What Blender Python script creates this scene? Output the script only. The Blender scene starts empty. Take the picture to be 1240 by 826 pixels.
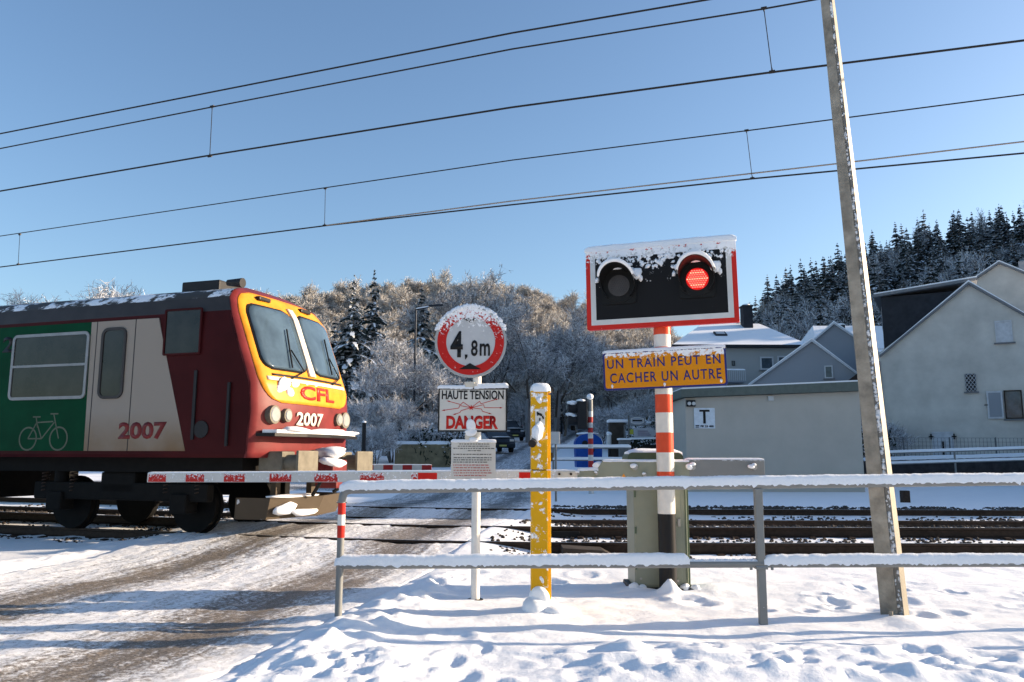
import bpy, bmesh, math, random
import numpy as np
from mathutils import Vector, Matrix
R = math.radians
random.seed(7)
sc = bpy.context.scene
col = sc.collection
# ---------------------------------------------------------------- camera, sky, sun, exposure
F = 960.0; PITCH = math.atan(139 / 960.0); ROLL = R(.15); EYE = 1.4
cd = bpy.data.cameras.new('camera'); cam = bpy.data.objects.new('camera', cd); col.objects.link(cam)
cd.sensor_width = 36; cd.lens = F / 1240 * 36; cd.clip_start = .05; cd.clip_end = 3000
cam.matrix_world = Matrix.Translation((0, 0, EYE)) @ Matrix.Rotation(R(90) + PITCH, 4, 'X') @ Matrix.Rotation(ROLL, 4, 'Z')
sc.camera = cam
SUN_AZ = R(10)      # beyond the picture plane, from the right
SUN_EL = R(14.5)
w = bpy.data.worlds.new('World'); sc.world = w; w.use_nodes = True
wn = w.node_tree.nodes; wl = w.node_tree.links
sky = wn.new('ShaderNodeTexSky'); sky.sky_type = 'NISHITA'; sky.sun_disc = False
sky.sun_elevation = SUN_EL; sky.sun_rotation = R(90) - SUN_AZ
sky.air_density = 1.05; sky.dust_density = 1.6; sky.ozone_density = 3.0; sky.altitude = 200
wl.new(sky.outputs[0], wn['Background'].inputs[0]); wn['Background'].inputs[1].default_value = .108
sl = bpy.data.lights.new('sun', 'SUN'); sl.energy = 5.0; sl.angle = R(.5); sl.color = (1, .80, .58)
so = bpy.data.objects.new('sun', sl); col.objects.link(so)
sdir = Vector((math.cos(SUN_AZ) * math.cos(SUN_EL), math.sin(SUN_AZ) * math.cos(SUN_EL), math.sin(SUN_EL)))
so.rotation_euler = sdir.to_track_quat('Z', 'Y').to_euler()
vs = sc.view_settings; vs.view_transform = 'Standard'; vs.look = 'None'; vs.gamma = 1; vs.use_curve_mapping = False
vs.exposure = 1.18
sc.cycles.use_denoising = True; sc.cycles.max_bounces = 6; sc.cycles.diffuse_bounces = 3; sc.cycles.glossy_bounces = 3
sc.cycles.transmission_bounces = 4; sc.cycles.transparent_max_bounces = 6
# ---------------------------------------------------------------- measuring helpers (a sight line met with a real plane)
def ray(px, py):
    a, b = (px - 620) / F, (413 - py) / F
    a, b = a * math.cos(ROLL) - b * math.sin(ROLL), a * math.sin(ROLL) + b * math.cos(ROLL)
    return Vector((a, -b * math.sin(PITCH) + math.cos(PITCH), b * math.cos(PITCH) + math.sin(PITCH)))
CP = Vector((0, 0, EYE))
def onz(px, py, z): d = ray(px, py); return CP + d * ((z - EYE) / d.z)
def ony(px, py, y): d = ray(px, py); return CP + d * (y / d.y)
def onpl(px, py, p, n): d = ray(px, py); return CP + d * ((Vector(p) - CP).dot(n) / d.dot(n))
# ---------------------------------------------------------------- materials
def newmat(name):
    m = bpy.data.materials.new(name); m.use_nodes = True
    return m, m.node_tree.nodes, m.node_tree.links, m.node_tree.nodes['Principled BSDF']
def noise(n, l, vec, scale, detail=4, rough=.6):
    t = n.new('ShaderNodeTexNoise'); t.inputs['Scale'].default_value = scale
    t.inputs['Detail'].default_value = detail; t.inputs['Roughness'].default_value = rough
    l.new(vec, t.inputs['Vector']); return t.outputs['Fac']
def mth(n, l, op, a, b=None, clamp=False):
    t = n.new('ShaderNodeMath'); t.operation = op; t.use_clamp = clamp
    for i, v in enumerate((a, b)):
        if v is None: continue
        if isinstance(v, (int, float)): t.inputs[i].default_value = v
        else: l.new(v, t.inputs[i])
    return t.outputs[0]
def mr(n, l, v, a, b, c=0, d=1):
    t = n.new('ShaderNodeMapRange'); t.inputs[1].default_value = a; t.inputs[2].default_value = b
    t.inputs[3].default_value = c; t.inputs[4].default_value = d; l.new(v, t.inputs[0]); return t.outputs[0]
def mix(n, l, f, a, b):
    t = n.new('ShaderNodeMix'); t.data_type = 'RGBA'
    if isinstance(f, (int, float)): t.inputs[0].default_value = f
    else: l.new(f, t.inputs[0])
    for i, v in ((6, a), (7, b)):
        if isinstance(v, tuple): t.inputs[i].default_value = (*v, 1)
        else: l.new(v, t.inputs[i])
    return t.outputs[2]
def bump(n, l, h, p, strength, dist):
    b = n.new('ShaderNodeBump'); b.inputs['Strength'].default_value = strength; b.inputs['Distance'].default_value = dist
    l.new(h, b.inputs['Height']); l.new(b.outputs[0], p.inputs['Normal']); return b
def objco(n): return n.new('ShaderNodeTexCoord').outputs['Object']
SNOW = (.86, .87, .89)
def flat(name, c, rough=.5, metal=0, var=.12, scale=6, bmp=0, bscale=60, emit=None, coat=0, spec=.16):
    m, n, l, p = newmat(name); co = objco(n)
    f = noise(n, l, co, scale, 5)
    d = tuple(x * (1 - var) for x in c); h = tuple(min(1, x * (1 + var)) for x in c)
    l.new(mix(n, l, mr(n, l, f, .3, .7), d, h), p.inputs['Base Color'])
    p.inputs['Roughness'].default_value = rough; p.inputs['Metallic'].default_value = metal
    p.inputs['Coat Weight'].default_value = coat * .25; p.inputs['Specular IOR Level'].default_value = .5 if rough < .12 else spec
    if bmp: bump(n, l, noise(n, l, co, bscale, 3), p, bmp, .01)
    if emit:
        p.inputs['Emission Color'].default_value = (*emit[0], 1); p.inputs['Emission Strength'].default_value = emit[1]
    return m
def snowy(name, c, z0, z1, rough=.4, scale=22, hi=.62, lo=.75, metal=0, up=True, base=.0, var=.1):
    """paint with stuck snow crystals: more towards height z1 (object z), less towards z0"""
    m, n, l, p = newmat(name); co = objco(n)
    sx = n.new('ShaderNodeSeparateXYZ'); l.new(co, sx.inputs[0])
    r = mr(n, l, sx.outputs[2], z0, z1, hi, lo)
    f1 = noise(n, l, co, scale, 4, .7)
    k = mth(n, l, 'SUBTRACT', f1, r)
    k = mr(n, l, k, -.02, .05)
    if up:
        g = n.new('ShaderNodeNewGeometry'); s2 = n.new('ShaderNodeSeparateXYZ'); l.new(g.outputs['Normal'], s2.inputs[0])
        k = mth(n, l, 'MAXIMUM', k, mr(n, l, s2.outputs[2], .55, .7))
    f2 = noise(n, l, co, 5, 4)
    d = tuple(x * (1 - var) for x in c)
    cc = mix(n, l, mr(n, l, f2, .3, .7), d, c)
    l.new(mix(n, l, k, cc, SNOW), p.inputs['Base Color'])
    l.new(mr(n, l, k, 0, 1, rough, .8), p.inputs['Roughness']); p.inputs['Metallic'].default_value = metal; p.inputs['Specular IOR Level'].default_value = .16
    bump(n, l, mth(n, l, 'MULTIPLY', k, f1), p, .6, .012)
    return m
def snowmat(name, sc1=9, s=.5, grain=True):
    m, n, l, p = newmat(name); co = objco(n)
    f = noise(n, l, co, sc1, 6, .65); f2 = noise(n, l, co, 140, 3, .7)
    l.new(mix(n, l, f, (.80, .82, .86), (.90, .91, .92)), p.inputs['Base Color'])
    p.inputs['Roughness'].default_value = .75
    p.inputs['Specular IOR Level'].default_value = .3
    h = mth(n, l, 'ADD', mth(n, l, 'MULTIPLY', f, .8), mth(n, l, 'MULTIPLY', f2, .25 if grain else .05))
    bump(n, l, h, p, s, .03)
    return m
M = {}
M['snow'] = snowmat('snow')
M['snowcap'] = snowmat('snow_cap', 30, .35)
M['galv'] = snowy('galvanised', (.22, .225, .22), 0, 3, .5, 60, .70, .74, .2, True)
M['white'] = flat('white_paint', (.72, .70, .66), .35)
M['cream'] = flat('cream_paint', (.62, .57, .48), .4)
M['red'] = flat('red_paint', (.55, .03, .02), .35)
M['black'] = flat('black_paint', (.015, .015, .016), .4)
M['dark'] = flat('dark_metal', (.02, .02, .022), .5)
M['rubber'] = flat('rubber', (.012, .012, .012), .8)
M['glass'] = flat('window_glass', (.02, .025, .03), .08, var=.3, scale=2)
M['bolt'] = flat('bolt_metal', (.35, .33, .3), .4, .7)
# ---------------------------------------------------------------- mesh collecting
class MB:
    def __init__(s): s.v = []; s.f = []; s.m = []; s.sm = []
    def add(s, vs, fs, mi=0, smooth=False):
        b = len(s.v); s.v += [tuple(v) for v in vs]
        for f in fs: s.f.append([b + i for i in f]); s.m.append(mi); s.sm.append(smooth)
        return s
    def bb(s, x0, x1, y0, y1, z0, z1, mi=0, bev=0):
        if bev <= 0:
            v = [(x, y, z) for x in (x0, x1) for y in (y0, y1) for z in (z0, z1)]
            return s.add(v, [(0, 1, 3, 2), (4, 6, 7, 5), (0, 4, 5, 1), (2, 3, 7, 6), (0, 2, 6, 4), (1, 5, 7, 3)], mi)
        bm = bmesh.new(); bmesh.ops.create_cube(bm, size=1)
        for q in bm.verts: q.co = Vector(((x0 + x1) / 2 + q.co.x * (x1 - x0), (y0 + y1) / 2 + q.co.y * (y1 - y0), (z0 + z1) / 2 + q.co.z * (z1 - z0)))
        bmesh.ops.bevel(bm, geom=bm.edges[:], offset=bev, segments=2, affect='EDGES', profile=.6)
        bm.verts.index_update(); s.add([q.co for q in bm.verts], [[q.index for q in f.verts] for f in bm.faces], mi); bm.free(); return s
    def box(s, c, sz, mi=0, rot=None, bev=0):
        t = MB().bb(-sz[0] / 2, sz[0] / 2, -sz[1] / 2, sz[1] / 2, -sz[2] / 2, sz[2] / 2, mi, bev)
        Mx = Matrix.Translation(c) @ (rot.to_4x4() if rot else Matrix())
        return s.merge(t, Mx)
    def merge(s, t, Mx=None):
        b = len(s.v); s.v += [tuple(Mx @ Vector(v)) if Mx else v for v in t.v]
        s.f += [[b + i for i in f] for f in t.f]; s.m += t.m; s.sm += t.sm; return s
    def cyl(s, p0, p1, r0, r1=None, n=12, mi=0, caps=True, smooth=True, a0=0):
        r1 = r0 if r1 is None else r1; p0 = Vector(p0); p1 = Vector(p1); d = (p1 - p0).normalized()
        a = d.orthogonal().normalized() if abs(d.z) < .999 else Vector((1, 0, 0)); b = d.cross(a)
        vs = []
        for p, r in ((p0, r0), (p1, r1)):
            for i in range(n):
                t = 2 * math.pi * i / n + a0; vs.append(p + a * (r * math.cos(t)) + b * (r * math.sin(t)))
        s.add(vs, [(i, (i + 1) % n, n + (i + 1) % n, n + i) for i in range(n)], mi, smooth)
        if caps: s.add(vs, [list(range(n))[::-1], list(range(n, 2 * n))], mi)
        return s
    def tube(s, pts, r, n=8, mi=0, smooth=True):
        pts = [Vector(p) for p in pts]; vs = []; N = len(pts)
        rr = r if isinstance(r, (list, tuple)) else [r] * N
        up = Vector((0, 0, 1)); prev = None
        for i, p in enumerate(pts):
            d = (pts[min(i + 1, N - 1)] - pts[max(i - 1, 0)]).normalized()
            a = d.cross(up); a = a.normalized() if a.length > .05 else (prev or Vector((1, 0, 0)))
            prev = a; b = d.cross(a).normalized()
            for k in range(n):
                t = 2 * math.pi * k / n; vs.append(p + a * (rr[i] * math.cos(t)) + b * (rr[i] * math.sin(t)))
        fs = [(i * n + k, i * n + (k + 1) % n, (i + 1) * n + (k + 1) % n, (i + 1) * n + k) for i in range(N - 1) for k in range(n)]
        s.add(vs, fs, mi, smooth); s.add(vs, [list(range(n))[::-1], list(range((N - 1) * n, N * n))], mi); return s
    def prism(s, poly, d0, d1, ax='y', mi=0, mi_side=None):
        """polygon in the two other axes, extruded along ax from d0 to d1"""
        def P(a, b, d): return {'y': (a, d, b), 'x': (d, a, b), 'z': (a, b, d)}[ax]
        n = len(poly); vs = [P(a, b, d0) for a, b in poly] + [P(a, b, d1) for a, b in poly]
        s.add(vs, [list(range(n)), list(range(n, 2 * n))[::-1]], mi)
        s.add(vs, [(i, i + n, (i + 1) % n + n, (i + 1) % n) for i in range(n)], mi if mi_side is None else mi_side); return s
    def blob(s, c, r, seed=0, sub=2, amp=.25, mi=0):
        bm = bmesh.new(); bmesh.ops.create_icosphere(bm, subdivisions=sub, radius=1)
        rg = np.random.RandomState(seed); a = rg.uniform(-1, 1, (5, 3)) * 3; ph = rg.uniform(0, 6, 5)
        vs = []
        for q in bm.verts:
            k = 1 + amp * sum(math.sin(float(np.dot(a[j], q.co)) + ph[j]) for j in range(5)) / 2.5
            vs.append((c[0] + q.co.x * r[0] * k, c[1] + q.co.y * r[1] * k, c[2] + q.co.z * r[2] * k))
        bm.verts.index_update(); s.add(vs, [[q.index for q in f.verts] for f in bm.faces], mi, True); bm.free(); return s
    def build(s, name, mats, parent=None, fix=True):
        me = bpy.data.meshes.new(name); me.from_pydata(s.v, [], s.f)
        if not isinstance(mats, (list, tuple)): mats = [mats]
        for m in mats: me.materials.append(M[m] if isinstance(m, str) else m)
        me.polygons.foreach_set('material_index', s.m); me.polygons.foreach_set('use_smooth', s.sm)
        if fix and len(s.f) < 60000:
            bm = bmesh.new(); bm.from_mesh(me); bmesh.ops.recalc_face_normals(bm, faces=bm.faces[:]); bm.to_mesh(me); bm.free()
        me.update()
        o = bpy.data.objects.new(name, me); col.objects.link(o)
        if parent: o.parent = parent
        return o
def tag(o, label=None, cat=None, group=None, kind=None):
    for k, v in (('label', label), ('category', cat), ('group', group), ('kind', kind)):
        if v: o[k] = v
    return o
def thing(name, loc, label, cat, rz=0, group=None):
    o = bpy.data.objects.new(name, None); col.objects.link(o); o.location = loc; o.rotation_euler = (0, 0, rz)
    o.empty_display_size = .2
    return tag(o, label, cat, group)
def copy_tree(o, parent=None):
    c = o.copy(); col.objects.link(c)
    if parent: c.parent = parent
    for ch in list(o.children): copy_tree(ch, c)
    return c
def text(name, body, mat, parent, x0, x1, z0, z1, y, ext=.0015, bold=.012, rot=0, ax='y', spc=1.0):
    """lettering fitted to a rectangle of the plane y, facing -y (or plane x facing +x)"""
    cu = bpy.data.curves.new(name, 'FONT'); cu.body = body; cu.extrude = 0; cu.offset = bold; cu.resolution_u = 3
    cu.align_x = 'CENTER'; cu.space_character = spc
    tmp = bpy.data.objects.new('tmp', cu); col.objects.link(tmp)
    bpy.context.view_layer.update(); dg = bpy.context.evaluated_depsgraph_get()
    me = bpy.data.meshes.new_from_object(tmp.evaluated_get(dg)); bpy.data.objects.remove(tmp); me.name = name
    a = np.array([v.co[:] for v in me.vertices]); lo = a.min(0); hi = a.max(0)
    for v in me.vertices:
        X = x0 + (v.co.x - lo[0]) / (hi[0] - lo[0]) * (x1 - x0); Z = z0 + (v.co.y - lo[1]) / (hi[1] - lo[1]) * (z1 - z0)
        v.co = (X, y, Z) if ax == 'y' else (y, X, Z)
    bm = bmesh.new(); bm.from_mesh(me)
    r = bmesh.ops.extrude_face_region(bm, geom=bm.faces[:])
    dv = Vector((0, -ext, 0)) if ax == 'y' else Vector((ext, 0, 0))
    bmesh.ops.translate(bm, verts=[g for g in r['geom'] if isinstance(g, bmesh.types.BMVert)], vec=dv)
    bmesh.ops.recalc_face_normals(bm, faces=bm.faces[:]); bm.to_mesh(me); bm.free()
    me.materials.clear(); me.materials.append(M[mat] if isinstance(mat, str) else mat)
    o = bpy.data.objects.new(name, me); col.objects.link(o); o.parent = parent
    return o
def rrect(x0, x1, z0, z1, r, n=5):
    p = []
    for cx, cz, a in ((x1 - r, z0 + r, -90), (x1 - r, z1 - r, 0), (x0 + r, z1 - r, 90), (x0 + r, z0 + r, 180)):
        for i in range(n + 1): t = R(a + 90 * i / n); p.append((cx + r * math.cos(t), cz + r * math.sin(t)))
    return p
def circle(cx, cz, r, n=48): return [(cx + r * math.cos(2 * math.pi * i / n), cz + r * math.sin(2 * math.pi * i / n)) for i in range(n)]
def snow_strip(p0, p1, wd, h, step=.03, seed=0, rag=.35, taper=.06, mb=None, sag=.0):
    """snow lying on a bar from p0 to p1: a ragged rounded loaf that wraps over its top"""
    p0 = Vector(p0); p1 = Vector(p1); L = (p1 - p0).length; n = max(4, int(L / step)); d = (p1 - p0).normalized()
    side = d.cross(Vector((0, 0, 1))).normalized(); rg = np.random.RandomState(seed)
    def sm(k):
        x = rg.normal(0, 1, n + 1 + 2 * k); return np.convolve(x, np.ones(k) / k, 'same')[k:k + n + 1] * math.sqrt(k)
    big = sm(25) * .035; mid = sm(6) * .025; eL = sm(2) * rag * .55; eR = sm(2) * rag * .55
    vs = []; K = 9
    for i in range(n + 1):
        t = i / n; p = p0 + (p1 - p0) * t; e = min(1, min(t, 1 - t) * L / taper + .25); e = e ** .5
        for k in range(K):
            a = math.pi * k / (K - 1); hh = h * e * (1 + big[i] + mid[i] + rg.normal(0, .012))
            off = math.cos(a) * wd * (1 + (mid[i] * .5)); zz = math.sin(a) ** .7 * hh
            if k == 0: zz -= wd * (.25 + abs(eR[i]) * .9)
            if k == K - 1: zz -= wd * (.25 + abs(eL[i]) * .9)
            if k in (1, K - 2): zz -= wd * .1 * abs(eL[i])
            vs.append(p + side * off + Vector((0, 0, zz)))
    fs = [(i * K + k, i * K + k + 1, (i + 1) * K + k + 1, (i + 1) * K + k) for i in range(n) for k in range(K - 1)]
    mb = mb or MB(); mb.add(vs, fs, 0, True); mb.add(vs, [list(range(K)), list(range(n * K, n * K + K))[::-1]], 0)
    mb.add(vs, [(i * K, (i + 1) * K, (i + 1) * K + K - 1, i * K + K - 1) for i in range(n)], 0)
    return mb
# ---------------------------------------------------------------- numpy noise
def vnoise(x, y, seed=0):
    xi = np.floor(x).astype(np.int64); yi = np.floor(y).astype(np.int64); xf = x - xi; yf = y - yi
    u = xf * xf * (3 - 2 * xf); v = yf * yf * (3 - 2 * yf)
    def h(a, b):
        k = (a * 374761393 + b * 668265263 + seed * 144665) & 0x7fffffff
        k = ((k ^ (k >> 13)) * 1274126177) & 0x7fffffff; k = k ^ (k >> 16); return (k & 0xffff) / 65535.0
    return (h(xi, yi) * (1 - u) + h(xi + 1, yi) * u) * (1 - v) + (h(xi, yi + 1) * (1 - u) + h(xi + 1, yi + 1) * u) * v
def fbm(x, y, seed=0, oct=4):
    s = 0; a = .5
    for o in range(oct): s = s + a * (vnoise(x * 2 ** o, y * 2 ** o, seed + o) - .5); a *= .5
    return s
def sstep(a, b, x): t = np.clip((x - a) / (b - a), 0, 1); return t * t * (3 - 2 * t)
# ---------------------------------------------------------------- terrain
def yoff(x):
    x = np.asarray(x, float); t = np.clip(1.5 - x, 0, 5.2)
    return .0322 * t * t + np.clip(-3.7 - x, 0, 1e9) * .335
RD_Y = [0, 4.8, 7.4, 10, 14.6, 18, 24, 32, 45, 60, 80, 100, 130, 160]
RD_X = [-5.0, -4.1, -3.55, -3.1, -2.2, -1.5, -1.0, -.9, .1, 1.6, 4.6, 8.6, 16, 22]
def rdx(y): return np.interp(y, RD_Y, RD_X) - .35
def rdw(y): return np.interp(y, [0, 15, 20, 40, 60, 160], [2.55, 2.55, 2.4, 2.2, 2.3, 2.0])
def zvalley(y): return np.interp(y, [0, 10, 11.5, 11.75, 12.9, 13.2, 14, 15, 15.5, 15.7, 16.7, 17.2, 18.8, 21, 24, 35, 45, 60, 80, 100, 130, 200, 400], [0, 0, .01, .06, .09, .12, .14, .11, .06, .11, .15, .24, .25, .18, .14, .45, 1.0, 1.8, 3.3, 5.2, 8, 12, 20])
# ridge heights as slope from the eye, by u = x/y, measured only inside the frame
def tslope(px, py): d = ray(px, py); return d.x / d.y, d.z / d.y
_L = [tslope(*p) for p in ((-400, 424), (0, 412), (340, 395), (400, 385), (480, 376), (560, 371), (620, 379), (700, 398), (760, 424), (830, 444), (905, 440), (930, 422), (1000, 388), (1060, 358), (1120, 338), (1240, 326), (1500, 320))]
_U = [a for a, b in _L] + [1.1, 1.5, 2.2, 3.5]; _T = [b for a, b in _L] + [.62, .64, .50, .25]  # unseen right ridge raised and pulled nearer to shade the valley
_U[15] = .68; _U[16] = .76; _T[16] = .34
def hills(x, y):
    u = x / np.maximum(y, 1); T = np.interp(u, _U, _T); D = np.interp(u, [-1, .1, .22, .34, .6, .68, .85, 1.2], [185, 185, 200, 125, 120, 120, 95, 95])
    y0 = np.interp(u, [-1, -.05, .1, .2, .4, 1], [72, 78, 95, 90, 62, 62])
    t = np.clip((y - y0) / (D - y0), 0, 1); zb = zvalley(y0); zr = EYE + D * T
    z = zb + np.maximum(zr - zb, 0) * np.sin(t * math.pi / 2) ** 1.0 * (.35 + .65 * t)
    return np.where(y > y0, np.maximum(z, np.minimum(zvalley(y), zb)), -1e3), t
def terrain(x, y):
    x = np.asarray(x, float); y = np.asarray(y, float); zv = zvalley(y - np.where(y < 24, np.clip(yoff(x), 0, 6), 0))
    h, t = hills(x, y); z = np.maximum(zv, h) + np.where(t > 0, fbm(x / 14, y / 14, 5, 3) * 4 * t, 0)
    v = y - yoff(x)
    # crossing ramp under the road
    rm = 1 - sstep(rdw(y) - .1, rdw(y) + 1.2, np.abs(x - rdx(y)))
    ramp = sstep(9.6, 11.3, v) * (1 - sstep(17.6, 20, v)); rt = np.interp(v, [9, 11.6, 13.1, 14.2, 15.4, 16.9, 18.5, 22], [.0, .172, .262, .24, .192, .297, .27, .2]); z = z + (rt - z) * rm * ramp
    # snow relief
    near = np.exp(-np.maximum(y - 9, 0) / 8)
    z = z + near * (.09 * fbm(x / 1.7, y / 1.1, 11, 4) + .05 * np.abs(fbm(x / .42, y / .30, 21, 4)) + .03 * fbm(x / .09, y / .09, 23, 2) * sstep(.1, .3, np.abs(fbm(x / 1.1, y / .8, 29, 2))))
    rag = 1 - sstep(.28, .7, np.abs(y - 5.55 - .12 * np.sin(x * 1.3) - .03 * x)); lump = np.abs(fbm(x / .42, y / .33, 31, 3))
    z = z + rag * sstep(-.6, .8, x) * (.02 + .15 * lump + .11 * np.abs(fbm(x / .17, y / .14, 33, 3)))
    e = x - rdx(y) - rdw(y)
    bank = np.exp(-((e - .25) / .3) ** 2) * (1 - sstep(8.5, 10.5, y)); z = z + bank * (.02 + .30 * np.abs(fbm(x / .3, y / .4, 41, 4)))
    bank2 = np.exp(-((e + 2 * rdw(y) + .5) / .35) ** 2) * (1 - sstep(10.5, 11.5, v)); z = z + bank2 * (.03 + .16 * np.abs(fbm(x / .3, y / .4, 43, 4)))
    bx = np.exp(-(((x + .95) / .42) ** 2 + ((y - 5.5) / .45) ** 2)); z = z + bx * (.05 + .30 * np.abs(fbm(x / .16, y / .16, 47, 3)))
    dn = .6 + 1.6 * np.abs(fbm(x / .14, y / .14, 61, 2)) if DENTS and x.size > 100 else 1.
    for (fx, fy) in DENTS:
        q_ = ((x - fx) / (.10 + .06 * math.sin(fx * 37))) ** 2 + ((y - fy) / (.16 + .07 * math.sin(fy * 53))) ** 2; z = z - .030 * np.exp(-q_ ** 1.5) * dn + .012 * np.exp(-(q_ - 1.8) ** 2)
    for (fx, fy, r, h_) in MOUNDS:
        z = z + h_ * np.exp(-(((x - fx) ** 2 + (y - fy) ** 2) / r ** 2))
    # trackbed hollow between rails (ballast level) stays level
    return z
rg = np.random.RandomState(3)
DENTS = [(-.33, 5.25), (-.12, 5.0), (-.42, 5.7), (-.2, 6.05), (-.45, 6.4)]
DENTS += [(rg.uniform(1.6, 7), rg.uniform(7.2, 8.9)) for _ in range(26)] + [(rg.uniform(2.6, 7), rg.uniform(5.6, 6.9)) for _ in range(14)] + [(rg.uniform(-.8, 1), rg.uniform(8.4, 10)) for _ in range(6)]
MOUNDS = [(.27, 7.42, .17, .07), (1.62, 8.38, .085, .13), (1.64, 8.36, .28, .04), (3.34, 7.12, .25, .04), (1.3, 8.62, .25, .05), (2.15, 8.75, .3, .06)]
def gz(x, y): return float(terrain(np.array([x]), np.array([y]))[0])
def axis(parts):
    a = []
    for lo, hi, st in parts: a += list(np.arange(lo, hi, st))
    return np.array(a + [parts[-1][1]])
xs = axis([(-600, -200, 40), (-200, -60, 7), (-60, -16, 2.2), (-16, -6.5, .3), (-6.5, 7.5, .036), (7.5, 20, .3), (20, 70, 2.2), (70, 200, 7), (200, 620, 40)])
ys = axis([(-60, 0, 10), (0, 4, .3), (4, 9.2, .03), (9.2, 13, .07), (13, 30, .25), (30, 66, 1), (66, 230, 3.2), (230, 700, 40)])
def grid_mesh(name, X, Y, Z, mat, uv=None, smooth=True):
    ny, nx = X.shape; co = np.stack([X, Y, Z], -1).reshape(-1, 3).astype(np.float32)
    i = np.arange(ny * nx).reshape(ny, nx); q = np.stack([i[:-1, :-1], i[:-1, 1:], i[1:, 1:], i[1:, :-1]], -1).reshape(-1, 4)
    me = bpy.data.meshes.new(name); me.vertices.add(len(co)); me.vertices.foreach_set('co', co.ravel())
    me.loops.add(q.size); me.loops.foreach_set('vertex_index', q.ravel().astype(np.int32)); me.polygons.add(len(q))
    me.polygons.foreach_set('loop_start', np.arange(0, q.size, 4, dtype=np.int32)); me.polygons.foreach_set('use_smooth', np.full(len(q), smooth))
    me.update(calc_edges=True)
    if uv is not None:
        l = me.uv_layers.new(name='UVMap'); l.data.foreach_set('uv', uv.reshape(-1, 2)[q.ravel()].astype(np.float32).ravel())
    me.materials.append(M[mat]); me.validate()
    o = bpy.data.objects.new(name, me); col.objects.link(o); return o
X, Y = np.meshgrid(xs, ys); Z = terrain(X, Y)
inside = 1 - sstep(-.25, -.05, np.abs(X - rdx(Y)) - rdw(Y)); Z = Z - .09 * inside * (Y < 150)
side_in = (1 - sstep(-.3, 0, np.abs(Y - 29.5 - (-.25 - X) * .02) - 2.6)) * (X < 0) * (X > -48); Z = Z - .04 * side_in
# ground material: snow, with leaf litter and dark earth on the wooded hills
m, n, l, p = newmat('snow_ground'); co = objco(n); sx = n.new('ShaderNodeSeparateXYZ'); l.new(co, sx.inputs[0])
f1 = noise(n, l, co, 3.5, 6, .6); f2 = noise(n, l, co, 110, 4, .75); f3 = noise(n, l, co, .9, 8, .75)
base = mix(n, l, f1, (.80, .82, .85), (.90, .91, .92))
litter = mth(n, l, 'MULTIPLY', mr(n, l, f3, .42, .5), mr(n, l, sx.outputs[1], 72, 90))
fl = noise(n, l, co, 28, 5, .7); spk = mth(n, l, 'MULTIPLY', mr(n, l, fl, .66, .70), mr(n, l, sx.outputs[1], 9.5, 12, 0, 1))
spk = mth(n, l, 'MULTIPLY', spk, mr(n, l, sx.outputs[1], 19, 16.5))
base = mix(n, l, mth(n, l, 'MULTIPLY', litter, .8), base, (.10, .07, .05))
base = mix(n, l, spk, base, (.04, .035, .03))
l.new(base, p.inputs['Base Color']); p.inputs['Roughness'].default_value = .8; p.inputs['Specular IOR Level'].default_value = .3
f4 = noise(n, l, co, 24, 4, .6)
hh = mth(n, l, 'ADD', mth(n, l, 'MULTIPLY', f4, .7), mth(n, l, 'MULTIPLY', f2, .25)); bump(n, l, hh, p, .42, .02)
M['ground'] = m
tag(grid_mesh('ground', X, Y, Z, 'ground'), kind='structure')
# road sheet
yy = axis([(2.2, 12, .045), (12, 24, .12), (24, 150, 1.2)]); uu = np.linspace(-1, 1, 100)
Yr = np.repeat(yy[:, None], 100, 1); Uw = uu[None, :] * rdw(Yr); Xr = rdx(Yr) + Uw
saveD, saveM = DENTS, MOUNDS; DENTS, MOUNDS = [], []
Zr = terrain(Xr, Yr) * .5 + .5 * terrain(rdx(Yr) + 0 * Uw, Yr); DENTS, MOUNDS = saveD, saveM
trk = np.exp(-((Uw - .35 + 1.15) / .42) ** 2) + np.exp(-((Uw - .35 - 1.15) / .42) ** 2)
Zr = Zr + .004 - .02 * trk * (Yr < 20) + fbm(Xr / .09, Yr / .14, 51, 3) * .036 * (Yr < 24) * (1 - .3 * trk) + fbm(Xr / .5, Yr / 1.6, 52, 3) * .03 * (Yr < 24)
vt = Yr - yoff(Xr)
for rv in (11.6, 13.1, 15.4, 16.9):      # flangeways beside the rails
    Zr = np.where(np.abs(vt - rv) < .05, Zr - .03, Zr)
edge = np.abs(uu) > .965; Zr[:, edge] -= .04
m, n, l, p = newmat('road_slush'); uvn = n.new('ShaderNodeTexCoord').outputs['UV']; co = objco(n)
sx = n.new('ShaderNodeSeparateXYZ'); l.new(uvn, sx.inputs[0]); u_, v_ = sx.outputs[0], sx.outputs[1]
wob = mth(n, l, 'MULTIPLY', mth(n, l, 'SUBTRACT', noise(n, l, co, .8, 3), .5), .9)
uw = mth(n, l, 'ADD', u_, wob)
def band(c, wd_): return mth(n, l, 'MULTIPLY', mth(n, l, 'SUBTRACT', 1, mth(n, l, 'DIVIDE', mth(n, l, 'ABSOLUTE', mth(n, l, 'SUBTRACT', uw, c)), wd_)), 1.0)
bd = mth(n, l, 'MAXIMUM', band(.35 - 1.15, .80), band(.35 + 1.15, .84))
farm = mr(n, l, v_, 17.5, 20)
bd = mth(n, l, 'MAXIMUM', bd, mth(n, l, 'MULTIPLY', farm, .42))
st = n.new('ShaderNodeMapping'); st.inputs['Scale'].default_value = (9, .7, 1); l.new(uvn, st.inputs[0])
streak = noise(n, l, st.outputs[0], 1, 5, .6)
grit = noise(n, l, co, 20, 8, .85)
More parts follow.
